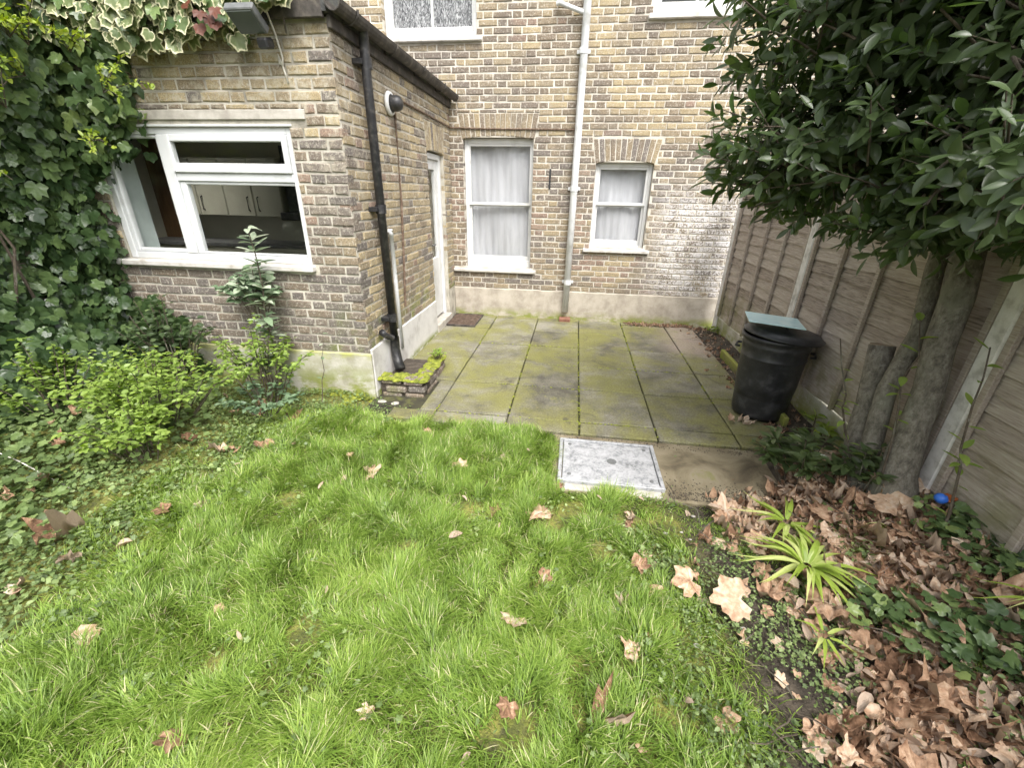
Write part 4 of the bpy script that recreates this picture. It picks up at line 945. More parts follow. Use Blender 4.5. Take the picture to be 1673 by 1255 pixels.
# strappy plants
def straps(loc, n, ln, label, group='strappy clumps among the dead leaves', wide=.023):
    o = thing('strap_plant', label, 'plant', loc, group)
    for i in range(n):
        a = RNG.uniform(0, 6.28); L_ = ln*RNG.uniform(.6, 1.1); el = RNG.uniform(.6, 1.25); k = 7; t = np.linspace(0, 1, k)
        dx = np.array([math.cos(a), math.sin(a)]); hor = L_*(t*math.cos(el)+.45*t**2); ver = L_*(t*math.sin(el)-.85*t**2*RNG.uniform(.7, 1.1)); w_ = wide*.5*(1-t**3)*(.6+.6*np.sin(math.pi*np.minimum(t*1.3, 1)))
        V = []; sd_ = np.array([-dx[1], dx[0]])
        for j in range(k):
            c = np.array([*(dx*hor[j]), max(ver[j], .01)])+.02*np.array([dx[0], dx[1], 0]); q = np.array([*(sd_*w_[j]), w_[j]*.45]); V += [c-np.array([*(sd_*w_[j]), -w_[j]*.45]), c, c+q]
        F = []
        for j in range(k-1): F += [[j*3, j*3+1, j*3+4, j*3+3], [j*3+1, j*3+2, j*3+5, j*3+4]]
        me = mesh('leaf', V, F, M_strap, True, {'tone': np.full(len(V), RNG.uniform(.2, .95))}); link('leaf', me, o)
    return o
straps((1.24, 1.72, .05), 44, .27, 'large pale strappy clump among dead leaves at the lawn edge')
straps((1.27, 2.02, .06), 18, .22, 'upright strappy clump just in front of the low laurel shrub')
straps((1.15, 1.36, .03), 7, .13, 'small flattened strappy tuft near the bare soil patch', wide=.014)
straps((1.92, 1.42, .28), 16, .24, 'small strappy tuft in the litter by the fence foot', wide=.014)
straps((1.70, 1.92, .16), 9, .16, 'short strappy tuft in the litter below the trunk', wide=.012)

# ------------------------------------------------------------------ ivy hedge on the left
hedge = thing('ivy_hedge', 'dense dark ivy covering the left boundary and kitchen wall end', 'ivy', (-4.0, 2.4, 0))
def hedge_pts(n):
    out = []; nr = []
    while len(out) < n:
        if RNG.random() < .74:
            y = RNG.uniform(.3, 3.3); z = RNG.uniform(-.02, 3.6); bulge = .16*math.sin(2.6*y+1.1)*math.cos(2.1*z+.4)+.12*math.sin(5*y+3*z)
            x = -3.93+bulge+.28*sm(1.0, 0, z)+.32*sm(1.6, 3.0, z); n0 = np.array([1, -.25, .15])
        else:
            x = RNG.uniform(-4.2, -3.20); z = RNG.uniform(0, 3.4); lim = -3.62+.10*math.sin(3.0*z+1)+.06*math.sin(11*z)-.12*math.exp(-((z-1.1)/.3)**2)+.14*math.exp(-((z-2.05)/.25)**2)+.25*sm(.95, .4, z)+.34*sm(1.75, 2.4, z)+.10*math.exp(-((z-2.42)/.15)**2)-.14*math.exp(-((z-1.8)/.3)**2)
            if x > lim: continue
            y = YE-.03-.14*RNG.random()-.30*sm(-3.55, -4.1, x); n0 = np.array([.25, -1, .15])
        dep = RNG.random()**1.5*.22; n1 = unit(n0); out.append(np.array([x, y, z])-n1*dep+RNG.normal(0, .025, 3)); nr.append(unit(n1+RNG.normal(0, .42, 3)))
    return np.array(out), np.array(nr)
P_, N_ = hedge_pts(13500); d = np.stack([RNG.normal(0, .5, 13500), RNG.normal(0, .5, 13500), -1.0+RNG.normal(0, .4, 13500)], -1); d = d-(d*N_).sum(1)[:, None]*N_*.8
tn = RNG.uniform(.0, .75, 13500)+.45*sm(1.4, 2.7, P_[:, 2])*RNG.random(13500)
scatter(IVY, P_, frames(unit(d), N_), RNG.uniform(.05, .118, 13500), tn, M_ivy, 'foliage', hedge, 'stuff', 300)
m = MB()
for i in range(26):
    y = RNG.uniform(.6, 3.2); p0 = (-4.1, y, -.02); m.tube(wob(p0, (-4.12+RNG.uniform(-.06, .06), y+RNG.uniform(-.4, .3), RNG.uniform(1.5, 3.2)), 8, .04, 300+i), np.linspace(.016, .005, 8), 6)
m.build('stems', M_twig, hedge, True, 'stuff')
def sprig(loc, dr, ln, n, label, mat=M_sprig, sc=(.03, .052), name='privet_sprig', group='yellow green sprigs poking out of the ivy'):
    o = thing(name, label, 'sprig', loc, group); dr = unit(np.array(dr, float)); mb = MB(); P_, D_, N2 = [], [], []
    for s in range(5):
        e = np.array(loc)+unit(dr+RNG.normal(0, .28, 3))*ln*RNG.uniform(.6, 1.1); mid = (np.array(loc)+e)/2+np.array([0, 0, .03]); Q = [np.array(loc), mid, e]; mb.tube(Q, [.004, .003, .0015], 5, False)
        for k in range(n//5):
            f = RNG.uniform(.2, 1.03); p = Q[0]*(1-f)+Q[2]*f+np.array([0, 0, .06*f*(1-f)*2]); b_ = unit(dr+RNG.normal(0, .75, 3)); P_.append(p); D_.append(b_); N2.append(unit(np.array([.3, -.5, .8])+RNG.normal(0, .4, 3)))
    mb.build('twigs', M_twig, o, True, 'stuff'); k = len(P_)
    scatter(SMALL, np.array(P_), frames(np.array(D_), np.array(N2)), RNG.uniform(*sc, k), RNG.uniform(.2, 1, k), mat, 'foliage', o, 'stuff', 25); return o
sprig((-3.30, 3.10, 2.28), (.8, -.25, .12), .42, 90, 'yellow green sprig reaching right over the brick wall above the window')
sprig((-3.45, 3.02, 1.98), (.55, -.4, -.05), .26, 55, 'yellow green sprig hanging over the top left corner of the kitchen window')
sprig((-3.50, 2.80, 2.32), (.3, -.7, .2), .25, 50, 'yellow green sprig in the ivy just left of the wall')
sprig((-3.42, 2.60, 2.62), (.4, -.5, .5), .3, 60, 'yellow green sprig high in the ivy near the top left corner')
sprig((-3.50, 2.45, 2.2), (.5, -.6, .1), .26, 50, 'yellow green sprig at the left edge of the ivy, upper part')
sprig((-3.38, 2.95, 2.72), (.5, -.4, .3), .3, 60, 'yellow green sprig beside the variegated ivy at the top')
for (sx, sy, sz, sl) in ((-3.55, 2.35, 2.55, 'yellow green sprig near the left edge, topmost of all'), (-3.45, 2.75, 2.5, 'yellow green sprig between the top edge and the pale light patch'), (-3.50, 2.62, 2.12, 'yellow green sprig in mid ivy above the window level'), (-3.52, 2.9, 2.5, 'yellow green sprig just below the variegated ivy'), (-3.6, 2.35, 1.95, 'yellow green sprig at the left edge at window height'), (-3.4, 3.05, 2.5, 'yellow green sprig where ivy meets the brick wall top')):
    sprig((sx, sy, sz), (.5, -.45, .25), .30, 70, sl, M_sprig if sz > 2.2 else M_shrub, (.032, .055))
sprig((-3.62, 2.50, 1.75), (.5, -.5, .0), .22, 40, 'yellow green sprig low on the left edge of the ivy')

# variegated ivy on top of the extension
vi = thing('variegated_ivy', 'cream edged variegated ivy spilling over the top of the extension', 'ivy', (-2.7, YE-.1, 2.7))
k = 900; x = RNG.uniform(-3.75, -1.85, k); edge = 2.585+.05*np.sin(7*x)+.03*np.sin(17*x)+.25*sm(-2.28, -2.0, x)+.05*sm(-2.9, -3.4, x)
z = edge+RNG.random(k)**.8*(3.05-edge); y = YE-.06-.16*RNG.random(k)-.05*np.sin(6*x); N2 = unit(np.stack([RNG.normal(.1, .4, k), -np.ones(k), RNG.normal(.35, .4, k)], -1)); d = np.stack([RNG.normal(0, .5, k), RNG.normal(-.2, .3, k), -np.ones(k)], -1)
green = RNG.random(k) < .25
ok = ~((x > -2.25) & (x < -2.0) & (z < 2.74))
x, y, z, N2, d, green = x[ok], y[ok], z[ok], N2[ok], d[ok], green[ok]; k = len(x); sc = RNG.uniform(.06, .115, k); P_ = np.stack([x, y, z], -1); tn = RNG.random(k); R_ = frames(unit(d), N2)
scatter(IVY, P_[~green], R_[~green], sc[~green], tn[~green], M_vivy, 'foliage', vi, 'stuff', 220)
scatter(IVY, P_[green], R_[green], sc[green]*.8, tn[green]*.6+.3, M_ivy, 'dark_foliage', vi, 'stuff', 50, 'leaf')
q = np.array([[-2.42, YE-.22, 2.70], [-2.36, YE-.22, 2.68], [-2.30, YE-.23, 2.71], [-2.46, YE-.2, 2.64], [-2.33, YE-.21, 2.65], [-2.52, YE-.2, 2.75]]); scatter(IVY, q, frames(np.array([[.3, -.3, -1]]*6)+RNG.normal(0, .3, (6, 3)), np.array([[.2, -1, .3]]*6)+RNG.normal(0, .3, (6, 3))), np.full(6, .075), RNG.random(6), M_redleaf, 'red_foliage', vi, None, 6)
m = MB()
for i in range(10): m.tube(wob((-3.8+.19*i, YE-.03, 2.88), (-3.75+.2*i, YE-.07, 2.62), 5, .02, 500+i), .006, 5)
m.build('stems', M_twig, vi, True, 'stuff')

# shrubs below the kitchen window
g_ = 'bright green shrubs under the kitchen window'
bushy('bright_shrub', 'bright yellow green shrub, widest one in front of the ivy', 'shrub', (-3.0, 2.45, .06), 34, (.72, .46), .76, 1900, M_shrub, OVAL, (.026, .052), (-.1, 1), 110, g_, .4, .005, .9)
bushy('bright_shrub', 'bright yellow green shrub nearest the extension corner', 'shrub', (-2.48, 2.95, .05), 22, (.46, .34), .80, 1000, M_shrub, OVAL, (.024, .048), (-.1, 1), 70, g_, .4, .005, .9)
bushy('bright_shrub', 'bright yellow green shrub lowest and closest to the lawn', 'shrub', (-2.72, 2.05, .04), 20, (.42, .32), .50, 760, M_shrub, OVAL, (.026, .050), (-.1, 1), 70, g_, .4, .004, .9)
bushy('bright_shrub', 'bright yellow green shrub at the left edge below the dark ivy', 'shrub', (-3.58, 2.28, .10), 18, (.40, .34), .74, 700, M_shrub, OVAL, (.026, .05), (-.2, .8), 60, g_, .4, .005, .9)
bushy('dark_shrub', 'dark leafy shrub against the wall below the kitchen sill', 'shrub', (-3.35, 3.02, .1), 22, (.42, .22), .98, 520, M_ivy, OVAL, (.04, .07), (.2, .95), 60, None, .5, .006, .6)
bushy('dark_shrub', 'low dusty green shrub by the foot of the tall pale plant', 'shrub', (-2.36, 2.75, .04), 12, (.34, .26), .34, 300, M_pale, OVAL, (.03, .055), (.0, .55), 40)
bushy('laurel_seedling', 'small dark evergreen under the tall pale plant by the wall', 'shrub', (-2.48, 3.06, .1), 9, (.2, .12), .5, 130, M_ivy, LAUREL, (.05, .08), (.3, 1), 40)
tp = sapling((-2.50, 3.10, .1), (-2.42, 3.08, 1.42), 'tall thin plant with pale leaves standing before the kitchen window', 70, M_pale, .025, .009, (.09, .145), LAUREL, .3, (.45, 1), 'plant', None, 'tall_plant')
bushy('pale_bush', 'pale green leafy tuft below the right end of the kitchen sill', 'shrub', (-2.52, 3.12, .72), 14, (.30, .14), .46, 340, M_pale, OVAL, (.05, .09), (.2, .95), 40)
sapling((-2.06, 3.05, .0), (-1.98, 3.10, .62), 'thin bare twig leaning against the mossy plinth', 5, M_pale, .008, .004, (.03, .05), OVAL, .3)
bushy('weed', 'bright green weed growing on the mossy planter corner', 'weed', (-1.27, 3.90, .15), 9, (.10, .10), .12, 110, M_shrub, SMALL, (.02, .04), (.3, 1), 30)
wb = MB(); wb.tube([(-3.75, 1.78, .30), (-3.2, 1.72, .17), (-2.75, 1.66, .02)], .0035, 5); tag(wb.build('bare_twig', M_cable), 'pale bare twig lying across the left ground cover', 'twig')

# ------------------------------------------------------------------ grass, ground cover, litter
def vnoise(x, y, f, seed):
    r = np.random.default_rng(seed); G = r.random((64, 64)); u = x*f+100; v = y*f+100; i = np.floor(u).astype(int); j = np.floor(v).astype(int); a = u-i; b = v-j; a = a*a*(3-2*a); b = b*b*(3-2*b)
    g = lambda p, q: G[p % 64, q % 64]
    return g(i, j)*(1-a)*(1-b)+g(i+1, j)*a*(1-b)+g(i, j+1)*(1-a)*b+g(i+1, j+1)*a*b
BARE = [(-.02, 1.93, .13), (.80, 2.10, .26), (1.02, 2.12, .22), (.42, 1.98, .10), (-.10, .86, .12), (.98, 1.22, .13), (.25, 1.75, .09), (.55, 1.72, .10), (-.75, 1.62, .07), (-1.0, 1.1, .08), (-.45, 2.2, .08), (.9, 1.6, .14), (-.5, 1.95, .12), (.62, 1.25, .11), (-1.6, 1.9, .09), (.1, 2.05, .10), (-1.3, .9, .07), (.45, 1.0, .08), (-.75, 1.25, .06)]
def lawn_density(x, y):
    e = .35*(vnoise(x, y, 2.3, 1)-.5)+.25*(vnoise(x, y, 6, 2)-.5)
    d = sm(.92, .38, x+1.5*e+.16*(vnoise(x, y, 14, 3)-.5))*sm(-2.45, -1.95, x+e*1.2)*sm(2.99, 2.86, y+.3*e+.10*sm(-.9, -1.3, x)-.14*sm(-1.0, -1.7, x))
    d = d*(1-sm(-.07, .0, x)*sm(2.17, 2.26, y+.3*e))
    for (bx_, by_, br) in BARE: d = d*(1-.93*sm(br*1.5, br*.5, np.hypot(x-bx_, y-by_)+.08*e))
    return d
def grass(n, xr, yr, lmin, lmax, name, label, dens, wid=.0021):
    x = RNG.uniform(*xr, n); y = RNG.uniform(*yr, n); cl = vnoise(x, y, 7, 5)*.6+vnoise(x, y, 17, 6)*.4
    k = RNG.random(n) < dens(x, y)*(.18+1.25*cl); x, y, cl = x[k], y[k], cl[k]; n = len(x)
    ang = 6.28*2*vnoise(x, y, 3.2, 7)+6.28*.8*vnoise(x, y, 9, 8)+RNG.normal(0, .9, n); L_ = (lmin+(lmax-lmin)*np.clip(cl*1.25-.12, 0, 1)*RNG.uniform(.45, 1.15, n))*(.55+.45*dens(x, y)); lean = np.clip(RNG.normal(.62, .3, n), .1, 1.15)
    dx, dy = np.cos(ang), np.sin(ang); w_ = wid*RNG.uniform(.6, 1.5, n)
    t = np.array([0, .4, .75, 1.0]); V = np.zeros((n, 7, 3)); z0 = hfun(x, y)
    for j, tt in enumerate(t):
        hor = L_*(.25*tt+lean*.75*tt**2); ver = L_*(tt*(1-.15*lean)-lean*.55*tt**2); ww = w_*(1-.8*tt)
        if j < 3:
            V[:, 2*j] = np.stack([x+dx*hor-dy*ww, y+dy*hor+dx*ww, z0+ver], -1); V[:, 2*j+1] = np.stack([x+dx*hor+dy*ww, y+dy*hor-dx*ww, z0+ver], -1)
        else: V[:, 6] = np.stack([x+dx*hor, y+dy*hor, z0+ver], -1)
    T = np.array([[0, 1, 3], [0, 3, 2], [2, 3, 5], [2, 5, 4], [4, 5, 6]]); F = (T[None]+(np.arange(n)*7)[:, None, None]).reshape(-1, 3)
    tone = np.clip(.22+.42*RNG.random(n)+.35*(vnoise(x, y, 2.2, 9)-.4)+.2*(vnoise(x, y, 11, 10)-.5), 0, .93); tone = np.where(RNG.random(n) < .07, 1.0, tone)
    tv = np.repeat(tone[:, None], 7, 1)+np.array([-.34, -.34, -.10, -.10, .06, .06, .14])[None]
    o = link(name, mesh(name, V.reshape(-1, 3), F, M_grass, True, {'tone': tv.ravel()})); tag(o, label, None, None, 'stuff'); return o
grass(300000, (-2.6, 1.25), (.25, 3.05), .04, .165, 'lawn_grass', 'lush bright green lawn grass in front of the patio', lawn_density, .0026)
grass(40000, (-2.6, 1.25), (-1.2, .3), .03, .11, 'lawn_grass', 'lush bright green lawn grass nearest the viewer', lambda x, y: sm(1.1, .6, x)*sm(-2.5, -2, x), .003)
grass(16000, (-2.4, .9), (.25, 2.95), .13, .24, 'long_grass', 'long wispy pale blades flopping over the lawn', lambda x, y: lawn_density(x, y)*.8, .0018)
def bed_density(x, y):
    e = vnoise(x, y, 3.0, 21); return sm(.34, .62, e)*sm(.30, .6, x)*sm(2.3, 1.5, x)*sm(2.3, 2.0, y)*.9
grass(90000, (.3, 2.0), (.4, 2.4), .02, .075, 'rough_grass', 'sparse weedy grass between the lawn and the leaf litter', bed_density)
# creeping ground cover on the left
def cover(n, dens, xr, yr, geo, sc, mat, name, label, zoff=(.0, .05), tone=(0, 1), tl=.42):
    x = RNG.uniform(*xr, n); y = RNG.uniform(*yr, n); k = RNG.random(n) < dens(x, y); x, y = x[k], y[k]; n = len(x); z = hfun(x, y)+RNG.uniform(*zoff, n)
    a = RNG.uniform(0, 6.28, n); d = np.stack([np.cos(a), np.sin(a), RNG.normal(.1, .2, n)], -1); nn = np.stack([RNG.normal(0, tl, n), RNG.normal(-.1, tl, n), np.ones(n)], -1)
    t = np.clip(RNG.uniform(*tone, n)*.7+.5*(vnoise(x, y, 3, 31)-.3), 0, 1)
    o = scatter(geo, np.stack([x, y, z], -1), frames(unit(d), nn), RNG.uniform(*sc, n), t, mat, name); tag(o, label, None, None, 'stuff'); return o
def dl(x, y):
    e = vnoise(x, y, 4, 41)-.5; return sm(-1.75, -2.25, x+.5*e)*sm(3.25, 3.0, y)*(.05+1.15*vnoise(x, y, 5, 42))
cover(38000, dl, (-4.2, -1.7), (.3, 3.25), ROUND+WEED, (.012, .030), M_clover, 'ground_cover', 'creeping small leaved ground cover between the lawn and the ivy', (.0, .06), (0, 1), .6)
def dl2(x, y): return sm(-2.5, -3.1, x+.5*(vnoise(x, y, 3, 44)-.5))*sm(3.2, 2.9, y)
cover(4200, dl2, (-4.2, -2.3), (.3, 3.2), IVY, (.03, .06), M_clover, 'ivy_ground_cover', 'dark ivy creeping over the ground below the left hedge', (.03, .14), (.0, .9), .65)
def dl3(x, y): return sm(.35, .9, vnoise(x, y, 5, 46))*sm(-1.9, -1.5, x)*sm(.9, .5, x)*.8*sm(2.9, 2.7, y)
cover(9000, dl3, (-1.9, .9), (.3, 2.9), WEED, (.012, .028), M_clover, 'lawn_weeds', 'small clover weeds growing through the lawn', (.01, .06), (.3, 1))
def de(x, y):
    v = sm(.21, .08, np.hypot((x-1.58)/1.4, y-1.32)+.12*(vnoise(x, y, 7, 95)-.5))+.8*sm(.2, .05, np.hypot((x-1.78), (y-1.05)/1.2))+sm(.18, .06, np.hypot(x-1.42, y-1.45))+sm(.22, .1, np.hypot(x-1.93, y-1.88))+sm(.22, .1, np.hypot(x-1.97, y-1.66))
    return np.clip(v, 0, 1)
def dw(x, y): return sm(.30, .5, vnoise(x, y, 4.4, 71))*sm(.3, .6, x)*(.3+.9*vnoise(x, y, 13, 72))*sm(1.5, 1.2, x)*sm(2.25, 2.1, y)
cover(24000, dw, (.3, 1.5), (.4, 2.25), WEED, (.006, .019), M_clover, 'soil_weeds', 'low green weeds spreading over the bare soil edge', (.0, .05), (.0, 1), .75)
k = 4200; x = RNG.uniform(.55, 1.95, k*2); y = RNG.uniform(.4, 2.35, k*2); ok = RNG.random(k*2) < sm(.6, .85, x)*sm(2.3, 2.2, y)*(.3+.7*(1-sm(1.1, 1.4, x))); x, y = x[ok], y[ok]; k = len(x)
CL = (np.array([[1, 0, -.6], [-.5, .9, -.5], [-.6, -.8, -.6], [.1, .1, .8]])*.6, np.array([[0, 1, 3], [1, 2, 3], [2, 0, 3]]), np.ones(4))
o = scatter([CL], np.stack([x, y, hfun(x, y)+.003], -1), frames(unit(RNG.normal(size=(k, 3))*[1, 1, .3]), np.array([[0, 0, 1.0]])+RNG.normal(0, .3, (k, 3))), RNG.uniform(.004, .016, k), RNG.random(k), M_soilm, 'soil_clods', smooth=False); tag(o, 'crumbs of dark soil on the bare bed', None, None, 'stuff')
def dlw(x, y): return sm(.46, .64, vnoise(x, y, 3.8, 91))*sm(1.05, 1.25, x)*sm(2.05, 1.95, x)*sm(2.3, 2.1, y)
cover(6500, dlw, (1.0, 2.05), (.5, 2.3), WEED, (.009, .026), M_clover, 'litter_weeds', 'small green weeds coming up through the leaf litter', (.02, .07), (.2, 1))
k = 1500; x = np.concatenate([RNG.uniform(.70, 1.5, 900), RNG.uniform(-.1, 1.5, 600)]); y = np.concatenate([2.23+np.abs(RNG.normal(0, .09, 900)), RNG.uniform(2.8, 2.95, 600)]); ok = ~((x < .70) & (y < 2.82)); x, y = x[ok], y[ok]; k = len(x)
o = scatter([CL], np.stack([x, y, np.full(k, -.013)], -1), frames(unit(RNG.normal(size=(k, 3))*[1, 1, .3]), np.array([[0, 0, 1.0]])+RNG.normal(0, .3, (k, 3))), RNG.uniform(.003, .011, k), RNG.random(k), M_soilm, 'soil_grit', smooth=False); tag(o, 'soil grit spilled on the edges of the concrete apron', None, None, 'stuff')
cover(2500, de, (1.0, 2.0), (.5, 2.3), IVY, (.028, .062), M_ivy, 'litter_ivy', 'patches of small leaved ivy creeping over the leaf litter', (.05, .12), (.5, 1.4), .5)
def dp_(x, y): return (sm(.18, .05, np.abs(y-3.02+.2*(vnoise(x, y, 5, 47)-.5)))*sm(-.9, -1.1, x)*.7+sm(.1, .0, np.abs(y-YE+.06))*sm(-1.5, -1.8, x))*sm(-2.6, -2.3, x)
cover(5000, dp_, (-2.6, -.8), (2.7, 3.3), ROUND, (.010, .022), M_clover, 'edge_weeds', 'tiny weeds along the patio edge and plinth foot', (.03, .06), (.2, 1))
mo = MB()
for i in range(900):
    x = RNG.uniform(-2.1, -1.15); y = RNG.uniform(2.98, 3.30); 
    if vnoise(np.array([x]), np.array([y]), 7, 52)[0] < .5: continue
    rr = RNG.uniform(.012, .03); mo.lathe([(rr, 0), (rr*.85, rr*.3), (.001, rr*.5)], (x, y, float(hfun(x, y))+.012), 7)
mo.build('ground_moss', M_moss, None, True, 'stuff'); tag(bpy.data.objects['ground_moss'], 'bright moss mat at the foot of the extension plinth')

jm = MB()
for i in range(900):
    if RNG.random() < .5: x = jx[RNG.integers(1, 6)]+RNG.normal(0, .006); y = RNG.uniform(2.95, 6.1)
    else: y = jy[RNG.integers(1, 6)]+RNG.normal(0, .006); x = RNG.uniform(-1.1, 1.7)
    if vnoise(np.array([x]), np.array([y]), 2.1, 81)[0] < .46: continue
    rr = RNG.uniform(.005, .013); jm.lathe([(rr, 0), (rr*.8, rr*.35), (.001, rr*.5)], (x, y, -.006), 6)
tag(jm.build('joint_moss', M_moss, None, True, 'stuff'), 'tufts of moss growing in the paving joints')
# dead leaves: the ones that stand out on the lawn first
def dead(x, y, s, label, geo=None, tone=None, dz=.03, group=None, tilt=.35, name='dead_leaf', mat=M_dead):
    V, T, rim = geo if geo is not None else DEAD[RNG.integers(0, 6)]; t = RNG.uniform(.35, 1) if tone is None else tone
    me = mesh('dead_leaf', V, T, mat, True, {'tone': np.full(len(V), t)+RNG.normal(0, .13, len(V))-.10*(rim > .9)}); o = link(name, me)
    a = RNG.uniform(0, 6.28); d = np.array([[math.cos(a), math.sin(a), RNG.normal(0, tilt)]]); R = frames(unit(d), np.array([[RNG.normal(0, tilt), RNG.normal(-.1, tilt), 1.0]]))[0]
    Mx = np.eye(4); Mx[:3, :3] = R*s; Mx[:3, 3] = (x, y, float(hfun(x, y))+dz); o.matrix_world = Matrix(Mx.tolist()); return tag(o, label, 'dead leaf', group)
def where(x, y):
    best = min([(1.27, 1.74, 'beside the large pale strappy clump'), (1.30, 2.02, 'by the upright strappy clump'), (1.50, 2.42, 'under the low laurel shrub'), (1.80, 2.15, 'at the foot of the laurel trunks'), (1.62, 1.30, 'around the upper ivy patch in the litter'),
        (1.72, 1.0, 'around the lower ivy patch in the litter'), (1.17, 1.36, 'by the small flattened tuft'), (1.98, 1.42, 'against the fence foot'), (1.30, 1.05, 'near the bare soil, lower right'), (1.35, .75, 'at the bottom right corner'), (1.93, 2.0, 'near the small blue ball'), (1.62, 1.75, 'in the open middle of the litter'),
        (.36, 2.2, 'near the drain cover'), (.82, 2.10, 'on the dark soil below the apron'), (-.3, 1.9, 'around the muddy spot'), (-1.3, 2.5, 'on the lawn below the planter'), (-.1, 1.3, 'in the centre of the lawn'), (-1.5, 1.05, 'on the left half of the lawn'), (-1.2, .65, 'at the near left of the lawn'), (.2, .8, 'at the near middle of the lawn'), (-.5, 2.6, 'by the patio edge'),
        (.75, 1.6, 'where the lawn meets the soil'), (.8, 1.0, 'at the near right lawn edge'), (-2.5, 1.3, 'on the left ground cover'), (-2.3, 2.2, 'between the lawn and the bright shrubs'), (-3.0, 2.4, 'under the widest bright shrub'), (-3.3, 1.7, 'in the ivy left of the shrubs'), (-2.5, 2.8, 'under the shrub by the wall')], key=lambda q: (q[0]-x)**2+(q[1]-y)**2)
    dx, dy = x-best[0], y-best[1]
    return best[2]+', '+(('right' if dx > 0 else 'left') if abs(dx) > abs(dy) else ('far' if dy > 0 else 'near'))+' side'
def leafwords(x, y, s, t, shape, small=.085, big=.125):
    sz = 'small' if s < small else ('large' if s > big else 'medium'); co = 'dark brown' if t < .35 else ('mid brown' if t < .6 else ('tan' if t < .82 else 'pale tan'))
    return f'{sz} {co} {shape} dead leaf {where(x, y)}'
G1 = 'dead leaves scattered on the lawn'
for (x, y, s, lb) in [(-2.53, 1.44, .17, 'large three lobed dead leaf on the left ground cover, biggest there'), (-2.17, 1.41, .12, 'pale torn dead leaf right of the large three lobed one'), (-3.05, 1.72, .10, 'orange brown dead leaf at the edge of the left shrubs'),
    (-1.23, 2.15, .13, 'pink brown dead leaf in the grass below the planter'), (-.62, 2.29, .13, 'grey pink dead leaf standing up in the grass left of the drain cover'), (-1.34, 2.02, .08, 'small whitish dead leaf in the grass beside the pink brown one'),
    (-.33, 1.92, .13, 'curled orange dead leaf just left of the muddy spot'), (-.06, 1.93, .13, 'tan dead leaf lying on the muddy spot'), (-.05, 1.52, .09, 'pale dead leaf with a stalk in mid lawn'), (-.12, 1.28, .13, 'large crumpled tan dead leaf in the centre of the lawn'),
    (-1.45, 1.10, .10, 'brown dead leaf, right one of a pair on the left of the lawn'), (-1.64, 1.06, .13, 'grey brown dead leaf, left one of a pair on the left of the lawn'), (-1.91, .9, .11, 'tan dead leaf near the lower left of the lawn'), (-1.04, .72, .07, 'small pale leaf near the bottom edge of the lawn'), (-1.2, .68, .09, 'brown dead leaf upright in long grass near the bottom edge'),
    (.21, .92, .11, 'brown dead leaf at the bottom edge near the bare tuft'), (-.11, .94, .08, 'small dark dead leaf by the bare tuft'), (.02, 2.20, .09, 'tan dead leaf at the near left corner of the drain cover'), (-.36, 2.42, .09, 'faded dead leaf in the grass near the patio edge'), (-.55, 1.68, .09, 'faint brown dead leaf sunk in the lawn'),
    (.42, 1.62, .10, 'yellow tan dead leaf right of mid lawn'), (.47, 1.50, .09, 'narrow tan dead leaf below the yellow tan one'), (-2.5, 1.0, .09, 'pale dead leaf at the left edge of the lawn'), (-2.42, 1.1, .08, 'brown dead leaf at the left edge beside a pale one'), (-1.93, 1.55, .09, 'grey dead leaf where the lawn meets the ground cover'), (-1.0, 2.72, .07, 'orange dead leaf at the lawn edge by the patio')]:
    dead(x, y, s*RNG.uniform(.8, 1.05), lb, tone=RNG.uniform(.3, .9), dz=RNG.uniform(.03, .055), group=G1, tilt=.35, geo=DEADW[RNG.integers(0, 8)])
G2 = 'dead leaves in the litter bed'
for (x, y, s, lb) in [(.88, 1.49, .17, 'long curled tan dead leaf at the border of lawn and soil'), (.68, 1.56, .12, 'narrow curled dead leaf on the lawn side of the long tan one'), (1.82, 1.66, .17, 'big orange brown dead leaf lying flat in the middle of the litter'), (1.30, 1.10, .16, 'large pinkish round dead leaf near the bottom right'), (1.60, 1.36, .16, 'large tan dead leaf below the ivy patch'), (1.28, 1.50, .16, 'wide brown dead leaf just below the large strappy clump'),
    (1.5, 2.0, .16, 'large tan dead leaf behind the large strappy clump'), (1.78, 1.98, .17, 'broad orange dead leaf under the trunks'), (1.62, 1.85, .15, 'crumpled tan dead leaf in front of the trunks')]:
    dead(x, y, s, lb, tone=RNG.uniform(.45, .9), dz=.07, group=G2, tilt=.3)
def litter_p(x, y):
    e = .3*(vnoise(x, y, 4, 61)-.5); v = sm(.95, 1.35, x+e)*sm(2.5, 2.3, y-.1*x)*(1-.85*sm(.24, .10, np.hypot(x-1.02, (y-1.2)/1.3)))
    return v*(.15+1.1*vnoise(x, y, 4, 62))
cnt = 0; LX, LY = [], []
while cnt < 200:
    x, y = RNG.uniform(.9, 2.0), RNG.uniform(.5, 2.5)
    if RNG.random() < litter_p(np.array([x]), np.array([y]))[0]:
        sz_ = RNG.uniform(.055, .14); t_ = RNG.uniform(.15, .9)*(.6+.4*RNG.random()); gi = RNG.integers(0, 9)
        dead(x, y, sz_, leafwords(x, y, sz_, t_, 'lobed' if gi < 6 else 'curled'), dz=.025+.04*RNG.random(), group='brown leaves of the litter bed', tilt=.15, geo=(DEAD+DEADW+DEADN*3)[RNG.integers(0, 23)], tone=t_+.2); cnt += 1
for i in range(34):
    x, y = RNG.uniform(-2.2, .8), RNG.uniform(.5, 2.7)
    sz_ = RNG.uniform(.025, .06); t_ = RNG.uniform(.6, 1)
    dead(x, y, sz_, leafwords(x, y, sz_, t_, 'narrow', .035, .05), dz=.045, group='leaf scraps in the lawn', geo=DEADN[RNG.integers(0, 3)], tone=t_)
